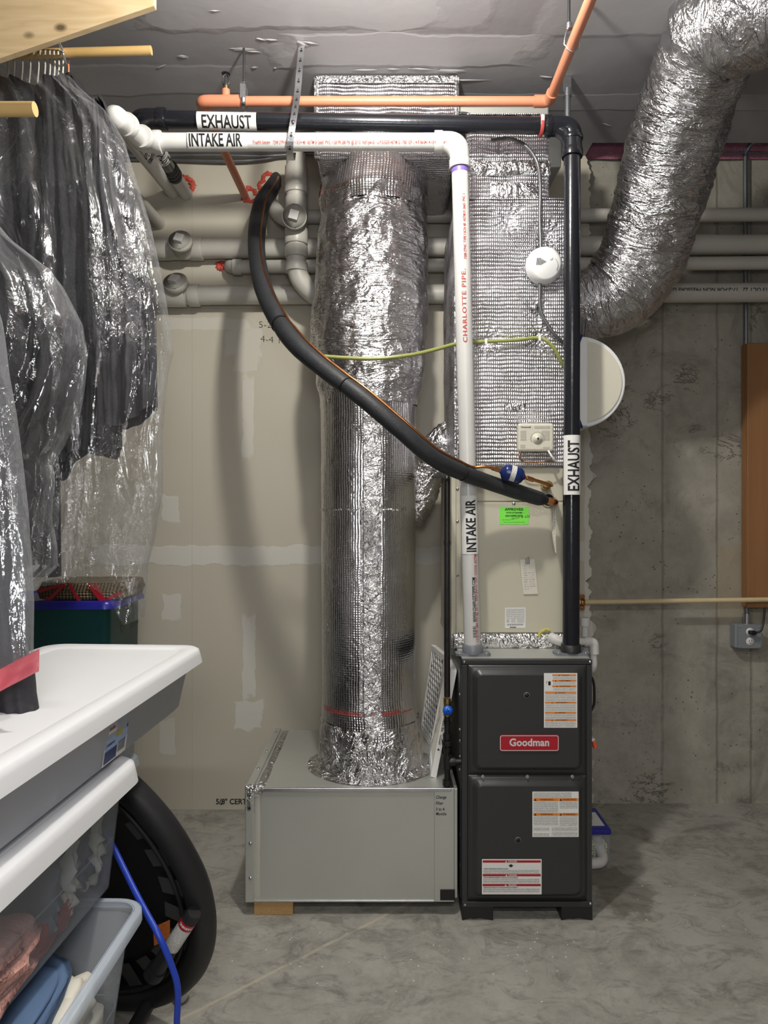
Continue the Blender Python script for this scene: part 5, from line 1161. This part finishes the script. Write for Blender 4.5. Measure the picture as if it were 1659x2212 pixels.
for px in (25, 43, 60, 78, 92, 103, 113, 122, 131): copy_tree(h0, P(px, 0, yr).x-x0)
t = hanger(142, 'orange', 'orange-pink hanger hooked beside the metal rod hook', .008); del t['group']

def prof(tab, v):
    if v <= tab[0][0]: return tab[0][1]
    for a, b in zip(tab, tab[1:]):
        if v <= b[0]: k = (v-a[0])/(b[0]-a[0]); return a[1]+(b[1]-a[1])*k
    return tab[-1][1]
def drape(left, right, ytop, ybot, Y0, Y1, th, fold=.02, ff=9, seed=0, nu=220, nv=130, crumple=.006, slant=0, ridge=.6):
    """closed hanging envelope; left/right px tables by row, ybot(x fraction)-> bottom row"""
    def fn(a, b):
        t_ = a*2*PI; c, s = math.cos(t_), math.sin(t_)
        xf = .5+.5*c; yt = ytop(xf) if callable(ytop) else ytop; yb = ybot(xf) if callable(ybot) else ybot
        py = yt+(yb-yt)*b; L, R_ = prof(left, py), prof(right, py); px = L+(R_-L)*xf
        Yc = Y0+(Y1-Y0)*b; e = abs(s)**.6*(1 if s > 0 else -1)
        thk = th*(.25+.75*min(1, b*4))
        p = P(px, py, Yc); q = Vector((xf*ff*.85+b*slant*.3+seed, p.z*1.1, seed*1.7+(s > 0)*5))
        f1 = mn.noise(q); f2 = 1-abs(mn.noise(q*1.9+Vector((3, 1, 0))))*2
        cr = mn.noise(Vector((p.x*22, p.z*14, seed+e)))
        env = min(1, abs(s)*2.5)
        return Vector((p.x, Yc+e*thk+env*(fold*f1*2-(fold*ridge*f2 if s < 0 else 0))+crumple*cr*env, p.z))
    return MB().grid(fn, nu, nv, lambda a, b: (a*2, b*1.2))
const = lambda v: [(0, v)]
def garment(label, x0l, right, yt, yb, Y, th, mat, seed):
    o = drape([(0, x0l)], right, yt, yb, Y, Y-.03, th, .022, 8, seed, 110, 70, .008).build('hanging_garment', mat); tag(o, label, 'garment'); return o
garment('black garment hanging inside the clear bag, leftmost of the row', -150, [(150, 60), (200, 95), (500, 120), (1240, 130)], lambda x: 185-25*math.sin(PI*x), 1245, 2.30, .06, 'fabric_dark', 1)
garment('black garment in the middle of the clear-bagged row', 90, [(150, 160), (200, 190), (400, 240), (900, 262)], lambda x: 185-20*math.sin(PI*x), lambda x: 1030-70*x+18*math.sin(x*9), 2.31, .055, 'fabric_dark', 5)
garment('charcoal quilted jacket at the right end of the clear-bagged row', 205, [(200, 215), (230, 232), (300, 258), (500, 300), (650, 333), (920, 336)], lambda x: 215+12*(1-x), lambda x: 905+22*math.sin(x*4)-10*x, 2.30, .05, 'fabric_grey', 9)
mb = MB(); c = P(148, 180, 2.31); mb.lathe([(-.03, .004), (-.026, .014), (-.01, .02), (.01, .02), (.03, .012)], c, (.25, 0, 1), 16); tag(mb.build('hanger_cushion', 'fabric_dark'), 'small black rounded cushion on the orange hanger neck', 'cushion')
bagR = [(150, 140), (190, 172), (240, 228), (300, 266), (340, 277), (400, 296), (480, 320), (560, 338), (650, 355), (700, 362), (760, 369), (800, 358), (850, 352), (930, 345), (1060, 345), (1171, 326), (1225, 312), (1345, 306)]
bot = [(0, 1262), (.42, 1270), (.60, 1258), (.74, 1250), (.83, 1258), (.885, 1285), (.925, 1328), (.955, 1343), (1, 1335)]
o = drape([(0, -150)], bagR, lambda x: 158+40*(x-.9 if x > .9 else 0)*3, lambda x: prof(bot, x), 2.27, 2.18, .115, .026, 9, 21, 300, 220, .006, 2.2).build('garment_bag', 'film')
tag(o, 'long clear plastic garment bag over dark clothes, hanging on the upper rod', 'garment bag')
# middle bag
o = drape([(0, -170)], [(170, -90), (330, -60), (450, -35), (515, 20), (580, 104), (620, 135), (665, 158), (700, 176), (760, 184), (820, 178), (870, 168), (960, 127), (1000, 100), (1040, 112), (1120, 110), (1180, 122), (1225, 122), (1272, 72)], 170, lambda x: 1270+8*x, 2.06, 2.0, .07, .030, 8, 33, 240, 200, .010, 14).build('garment_bag', 'film_smooth')
tag(o, 'clear plastic garment bag bulging in front of the long bag, ending above the teal tote', 'garment bag')
o = drape([(0, -190)], [(300, -60), (560, 0), (620, 40), (700, 95), (800, 110), (950, 80), (1180, 60), (1235, 40)], 300, lambda x: 1238, 2.05, 2.0, .04, .016, 7, 44, 120, 90, .008).build('hanging_garment', 'fabric_dark')
tag(o, 'black garment inside the bulging clear bag in the middle', 'garment')
# near bag with pink hem
o = drape([(0, -230)], [(240, -140), (500, -60), (690, -2), (800, 15), (900, 33), (1000, 47), (1100, 58), (1200, 66), (1300, 71), (1400, 70), (1440, 72)], 240, lambda x: 1456-20*x, 1.50, 1.33, .045, .014, 9, 55, 200, 160, .004).build('garment_bag', 'film_thick')
tag(o, 'nearest cloudy plastic garment bag with a pink hem at the left edge', 'garment bag'); nb = o
def hem(a, b):
    px = -200+285*a-3*b*math.sin(a*9); py = (1480-55*max(0, (px+20)/105))+ (b-.5)*48
    return P(px, py, 1.268+.014*math.sin(a*11)+.006*mn.noise(Vector((a*9, b*3, 2))))
h_ = MB().grid(hem, 80, 8).build('pink_hem', 'pink_film', solid=.001)
h_.parent = nb
mb = drape([(0, -240)], [(240, -160), (700, -45), (1000, 8), (1200, 28), (1400, 55), (1450, 70), (1500, 74), (1530, 80), (1568, 79), (1600, 80)], 300, lambda x: 1590-26*x, 1.50, 1.36, .022, .016, 9, 66, 120, 120, .010)
tag(mb.build('hanging_garment', 'fabric_grey'), 'charcoal grey trousers hanging out of the pink-hemmed bag onto the white lid', 'garment')

# ================================================================ STORAGE BINS
def ring(x0, x1, y0, y1, r, z, M_): return [M_ @ p for p in rrect(x0, x1, y0, y1, r, z, 6)]
def tub(name, label, cor, wd, ln, z0, z1, rot, lid=True, taper=.03, group=None, lidh=.035, body='tub', lidmat='white_lid', r=.04, over=.016, panel=True):
    """cor: far right top corner; extends to -x by wd, to -y by ln"""
    Mx = Matrix.Translation((cor[0], cor[1], 0)) @ Matrix.Rotation(rot, 4, 'Z')
    t = thing(name, label, 'storage bin', (Mx @ Vector((-wd/2, -ln/2, 0)))+Vector((0, 0, z0)))
    mb = MB(); k = taper
    zt = z1-(.008 if lid else 0)
    L = [ring(-wd+k+.01, -k-.01, -ln+k+.01, -k-.01, r*.8, z0, Mx), ring(-wd+k, -k, -ln+k, -k, r, z0+.01, Mx), ring(-wd+.008, -.008, -ln+.008, -.008, r, zt-.02, Mx), ring(-wd, 0, -ln, 0, r, zt-.018, Mx), ring(-wd, 0, -ln, 0, r, zt, Mx)]
    mb.loft(L, True, False); mb.build('body', body, t, solid=.002)
    # raised side rib
    mb = MB(); mb.tube(ring(-wd+k*.6+.004, -k*.6-.004, -ln+k*.6+.004, -k*.6-.004, r, z0+(z1-z0)*.42, Mx), .0016, 6, False, True); mb.build('side_rib', body, t)
    if lid:
        ov = over; mb = MB()
        L = [ring(-wd-ov-.004, ov+.004, -ln-ov-.004, ov+.004, r+ov, z1-lidh, Mx), ring(-wd-ov, ov, -ln-ov, ov, r+ov, z1-lidh*.4, Mx), ring(-wd-ov+.003, ov-.003, -ln-ov+.003, ov-.003, r+ov, z1-.004, Mx), ring(-wd-ov+.010, ov-.010, -ln-ov+.010, ov-.010, r+ov-.006, z1, Mx), ring(-wd+.022, -.022, -ln+.022, -.022, r-.004, z1-.001, Mx), ring(-wd+.030, -.030, -ln+.030, -.030, r-.004, z1-.006, Mx)]
        mb.loft(L, False, True); mb.build('lid', lidmat, t)
    else:
        mb = MB(); ov = .016
        L = [ring(-wd-ov, ov, -ln-ov, ov, r+ov, z1-.022, Mx), ring(-wd-ov+.001, ov-.001, -ln-ov, ov, r+ov, z1-.003, Mx), ring(-wd-ov+.004, ov-.004, -ln-ov+.004, ov-.004, r+ov, z1, Mx), ring(-wd+.002, -.002, -ln+.002, -.002, r, z1, Mx)]
        mb.loft(L, False, False); mb.build('rim', 'tub_rim', t)
    return t, Mx
def lump(name, label, cx, cy, cz, rx, ry, rz, mat, seed, rot=0, n=3.2, amp=.3):
    mb = MB()
    def fn(a, b):
        t_ = a*2*PI; p_ = (b-.5)*PI; s_ = lambda v, e: abs(v)**e*(1 if v > 0 else -1)
        d = Vector((s_(math.cos(p_), .4)*s_(math.cos(t_), .5), s_(math.cos(p_), .4)*s_(math.sin(t_), .5), s_(math.sin(p_), .7)))
        k = 1-amp*.5+amp*mn.noise(Vector((d.x*2+seed, d.y*2, d.z*n*2)))
        return Vector((cx, cy, cz))+Matrix.Rotation(rot, 3, 'Z') @ Vector((d.x*rx*k, d.y*ry*k, d.z*rz*k))
    return tag(mb.grid(fn, 60, 30).build(name, mat), label, 'clothing')
rb = math.radians(-3.2)
t, M1 = tub('storage_bin', 'top white-lidded clear underbed bin with a blue product sticker', (-.523, 1.985), .415, 1.02, .884, 1.046, rb, body='tub_frost', over=.020, lidh=.040)
# product sticker
yy0, yy1 = -.62, -.44
side = lambda y, z: M1 @ Vector((.0015-.012-(.02)*(1-(z-.884)/.14), y, z))
def stk(u, v): return side(-.528+.115*u, .893+.098*v)+Vector((.0012, 0, 0))
s = MB().grid(stk, 2, 2).build('product_sticker', 'paper', t)
mb = MB()
def quad(mb, u0, u1, v0, v1, e=.0006): mb.add([stk(u0, v0)+Vector((e, 0, 0)), stk(u1, v0)+Vector((e, 0, 0)), stk(u1, v1)+Vector((e, 0, 0)), stk(u0, v1)+Vector((e, 0, 0))], [(0, 1, 2, 3)])
quad(mb, .05, .95, .30, .95); mb.build('sky_band', plain('pale_blue_print', (.36, .50, .78), .5), s)
mb = MB(); quad(mb, .04, .55, .04, .30, .0009); quad(mb, .04, .6, .80, .96, .0009); quad(mb, .9, .96, .55, .96, .0009); mb.build('navy_band', plain('navy_print', (.02, .04, .16), .5), s)
mb = MB(); quad(mb, .45, .75, .48, .62, .001); mb.build('picture', plain('olive_print', (.50, .44, .10), .5), s)
mb = MB(); quad(mb, .08, .42, .66, .88, .0012); k = mb.build('logo', 'paper', s)
mb = MB(); textmesh(mb, 'Sterilite', .012, lambda x, y: stk(.10+x/.115, .735+y/.098)+Vector((.0016, 0, 0)), .72, .0003); mb.build('logo_lettering', 'redink', s)
mb = MB(); textmesh(mb, 'UNDERBED BOX', .0065, lambda x, y: stk(.08+x/.115, .40+y/.098)+Vector((.0012, 0, 0)), .8, .0002)
for i in range(12): quad(mb, .60+i*.027, .60+i*.027+.012, .10, .34, .0008)
mb.build('printing', 'ink', s)
lump('folded_clothes', 'pale grey clothing folded inside the top underbed bin', -.78, 1.42, .945, .155, .36, .052, 'grey_cloth', 3)
lump('clear_packet', 'crinkled clear plastic packet inside the far end of the top bin', -.74, 1.84, .945, .13, .09, .045, 'film', 8, amp=.5)
t, M2 = tub('storage_bin', 'second white-lidded clear bin directly under the top one', (-.553, 1.565), .425, .90, .615, .880, rb, over=.018, lidh=.045, taper=.028)
lump('folded_clothes', 'peach pink garment showing through the near end of the second bin', -.680, 1.13, .675, .095, .14, .055, 'pink_cloth', 5)
for i, (y, m) in enumerate(((1.48, 'cream_cloth'), (1.42, 'grey_cloth'), (1.36, 'cream_cloth'), (1.29, 'grey_cloth'))):
    lump('folded_clothes', ['cream folded cloth at the far end of the second bin', 'grey folded cloth behind the first cream one in the second bin', 'cream folded cloth in the middle of the second bin', 'dark grey folded cloth beside the pink garment in the second bin'][i], -.668, y, .735, .085, .026, .105, m, 7+i, .15)
lump('folded_clothes', 'dark red garment in the lower corner of the second bin', -.625, 1.30, .655, .026, .11, .03, 'redink', 17)
t, M3 = tub('storage_bin', 'open clear bin with pale blue rim at the bottom of the stack', (-.510, 1.485), .56, .95, .30, .605, rb*.4, lid=False, taper=.04)
lump('folded_clothes', 'blue clothing just below the rim of the open bottom bin', -.70, 1.08, .545, .13, .32, .035, 'blue_cloth', 21, amp=.12)
lump('folded_clothes', 'cream and grey clothing seen through the side of the open bottom bin', -.625, 1.30, .44, .080, .14, .10, 'cream_cloth', 25)
lump('folded_clothes', 'grey clothing packed below the blue clothes in the open bottom bin', -.82, 1.0, .42, .14, .35, .08, 'grey_cloth', 27, amp=.15)
tub('storage_bin', 'lidded clear tote on the floor carrying the open bin, below the picture edge', (-.545, 1.47), .52, .92, .002, .298, rb*.4, taper=.03)
# teal tote stack
yt_ = 2.62
t, MT = tub('storage_tote', 'teal tote with royal blue lid standing behind the garment bags', (-1.012, 2.98), .62, .36, .76, 1.092, 0, True, .012, None, .03, 'teal', 'blue_lid', .03, .010)
f = flat((-1.004, 2.70, .955), (0, 1, .45), (.0, -.35, 1), .003); mb = MB(); textmesh(mb, 'Beni', .070, lambda x, y: f(x, y), .95, -.0004)
f = flat((-1.004, 2.80, .955), (0, 1, .15), (0, 0, 1), .003); textmesh(mb, 'Boots', .042, lambda x, y: f(x, y), .95, 0); mb.build('handwriting', 'ink', t)
tub('storage_tote', 'clear tote with a curved base under the teal tote, just above the second bin lid', (-1.012, 2.98), .60, .36, .41, .758, 0, True, .02, body='tub', lidmat='tub_rim')
tub('storage_tote', 'clear tote on the floor at the foot of the teal tote stack', (-1.035, 2.98), .58, .36, .002, .408, 0, True, .02, body='tub', lidmat='tub_rim')
zb_ = 1.092
t = thing('wicker_basket', 'brown wicker basket lid with crossed red ribbons on the teal tote', 'basket', (P(180, 0, 2.75).x, 2.8, zb_))
bx0, bx1 = P(86, 0, 2.7).x, P(268, 0, 2.7).x
MB().loft([[Vector(p) for p in rrect(bx0, bx1, 2.66, 2.95, .05, zb_+.001)], [Vector(p) for p in rrect(bx0-.008, bx1+.008, 2.655, 2.96, .05, zb_+.028)], [Vector(p) for p in rrect(bx0, bx1, 2.68, 2.95, .05, zb_+.06)]]).build('basket', 'wicker', t)
mb = MB()
for (xa, za, xb, zb2) in ((80, 1278, 140, 1262), (140, 1262, 100, 1302), (150, 1262, 178, 1310), (192, 1262, 220, 1300), (220, 1300, 262, 1280), (100, 1290, 128, 1312), (205, 1262, 225, 1298)):
    pa, pb = P(xa, za, 2.652), P(xb, zb2, 2.648); d = (pb-pa); mb.obox((pa+pb)/2, d/2, d.normalized().cross(Vector((0, 1, 0)))*.006, (0, .001, 0))
mb.build('ribbon', 'red', t)
mb = MB(); mb.tube(catmull([P(262, 1690, 2.92), P(280, 1672, 2.92), P(292, 1662, 2.92)]), [.018, .015, .013, .012, .011, .01, .009, .008, .007, .007, .006, .006, .005, .005, .004, .003, .002], 8); tag(mb.build('purple_ribbon', plain('purple_cloth', (.25, .03, .30), .5)), 'dark purple scrap peeking out at the side of the floor tote behind the bins', 'ribbon')

# ================================================================ TRAMPOLINE, CORD
Cc = Vector((-.886, 1.903, .46*math.cos(-.343)+.03)); R = .46; al, be = -.343, -.327
U = Vector((math.cos(be), math.sin(be), 0)); nn_ = Vector((-math.sin(be), math.cos(be), 0)); V = nn_*math.sin(al)+Vector((0, 0, 1))*math.cos(al); NN = U.cross(V).normalized()
if NN.y > 0: NN = -NN
t = thing('mini_trampoline', 'black round mini trampoline leaning on edge behind the bins', 'trampoline', (-.886, 1.95, 0))
rim = [Cc+U*math.cos(a)*R*.985+V*math.sin(a)*R*.985 for a in [2*PI*i/96 for i in range(96)]]
MB().tube(rim, .034, 16, False, True, fn=lambda a, d, q: 1+.05*mn.noise(Vector((d*8, a, 0)))).build('padded_rim', 'rubber', t)
MB().tube([Cc+NN*.02+(U*math.cos(a)+V*math.sin(a))*(R*.89) for a in [2*PI*i/96 for i in range(96)]], .006, 8, False, True).build('inner_piping', 'rubber', t)
mb = MB()
def matf(a, b): t_ = a*2*PI; r = b*R*.93; return Cc+(U*math.cos(t_)+V*math.sin(t_))*r-NN*(.012+.010*(1-b)+.003*mn.noise(Vector((math.cos(t_)*3*b, math.sin(t_)*3*b, 0))))
mb.grid(matf, 72, 10); mb.build('mat', 'black', t)
for i in range(26):
    a = 2*PI*i/26+.05; d = U*math.cos(a)+V*math.sin(a); tg_ = U*-math.sin(a)+V*math.cos(a)
    if d.x < -.5 and d.z > -.3: continue
    MB().grid(lambda u, v: Cc+d*R*(.74+.16*v)+tg_*(u-.5)*.052+NN*(-.004+.004*v), 1, 1, lambda u, v: (v*.07, u*.052)).build('elastic_loop', 'webbing', t)
# orange warning patch
a0 = Vector(P(350, 2017, 1.80))
def onmat(px, py, off=.006):
    o_ = Vector((0, 0, H)); d = (P(px, py, 1)-o_); k = (Cc+NN*off-o_).dot(NN)/d.dot(NN); return o_+d*k
q0, q1, q2, q3_ = onmat(331, 2003), onmat(367, 1987), onmat(367, 2026), onmat(333, 2043)
s = MB().add([q3_, q2, q1, q0], [(0, 1, 2, 3)], [(0, 0), (.08, 0), (.08, .06), (0, .06)]).build('warning_patch', fineprint('orange_print', (.25, .07, .02), .006, 0, (.80, .22, .05)), t, solid=.001)
# stabilizer tube
la, lb = onmat(330, 2107, .10), onmat(420, 1970, .045); d = lb-la
mb = MB(); mb.tube([la, la+d*.12], .0245, 20); mb.tube([la+d*.12, la+d*.16, lb-d*.02, lb], [.021, .0195, .0195, .017], 20); mb.build('stabilizer_tube', 'rubber', t)
mb = MB(); mb.lathe([(0, .020), (.0012, .020), (.0014, 0)], la-d.normalized()*.001, -d, 20); mb.build('tube_opening', 'ink', t)
f = onpipe(la+d*.47, d, n_dn(la), .0199); lb_ = MB().grid(lambda u, v: f(u*d.length*.36, (v-.5)*.055), 1, 16, lambda u, v: (v*.055, u*.09)).build('tube_label', 'print', t)
f2 = onpipe(la+d*.80, d, n_dn(la), .0203); mb = MB().grid(lambda u, v: f2(u*d.length*.09, (v-.5)*.055), 1, 16); mb.build('warning_band', 'red', lb_)
f3 = onpipe(la+d*.885, d, n_dn(la), .0206); mb = MB(); textmesh(mb, 'WARNING', .010, curved(lambda x, y: f3(-.005-y, x-.023)), .8, .0003); mb.build('lettering', 'paper', lb_)
mb = MB(); mb.tube([onmat(318, 2172, .03), onmat(280, 2240, .12)], .020, 16); mb.build('stabilizer_tube', 'rubber', t)
mb = MB(); q = P(372, 2185, 1.97); mb.lathe([(-.02, .0), (-.018, .016), (0, .022), (.05, .024), (.052, 0)], (q.x, 2.06, .022), (.2, 0, 1), 18); tag(mb.build('plastic_bottle', 'pvc'), 'small pale rounded bottle on the floor behind the trampoline rim', 'bottle')
mb = MB(); mb.tube(catmull([P(225, 1790, 1.64), P(250, 1840, 1.62), P(290, 1922, 1.57), P(318, 1975, 1.53), P(345, 2025, 1.50), P(372, 2090, 1.50), P(384, 2140, 1.50), P(382, 2220, 1.50), P(384, 2330, 1.50), (P(384, 0, 1.50).x, 1.49, .20), (-.44, 1.47, .02), (-.40, 1.3, .007), (-.3, 1.15, .007)], 10), .0068, 12)
tag(mb.build('blue_cord', 'cable_blue'), 'bright blue cord dangling in front of the trampoline', 'cord')
mb = MB()
for i in range(90):
    x, y = random.choice([(random.gauss(.5, .22), random.gauss(2.30, .10)), (random.gauss(-.15, .3), random.gauss(2.30, .08)), (random.gauss(1.2, .4), random.gauss(2.4, .3)), (random.gauss(-.3, .4), random.gauss(2.2, .3))])
    if y > 2.44 and x < .75: continue
    a = random.uniform(0, PI); w_ = random.uniform(.0005, .003); mb.obox((x, y, .001), (w_*math.cos(a), w_*math.sin(a), 0), (-.0012*math.sin(a), .0012*math.cos(a), 0), (0, 0, .0008))
o = tag(mb.build('plaster_crumbs', 'paper'), 'tiny white crumbs scattered on the concrete floor before the furnace', 'debris'); o['kind'] = 'stuff'
for o in bpy.data.objects:
    if '_w' in o: del o['_w']
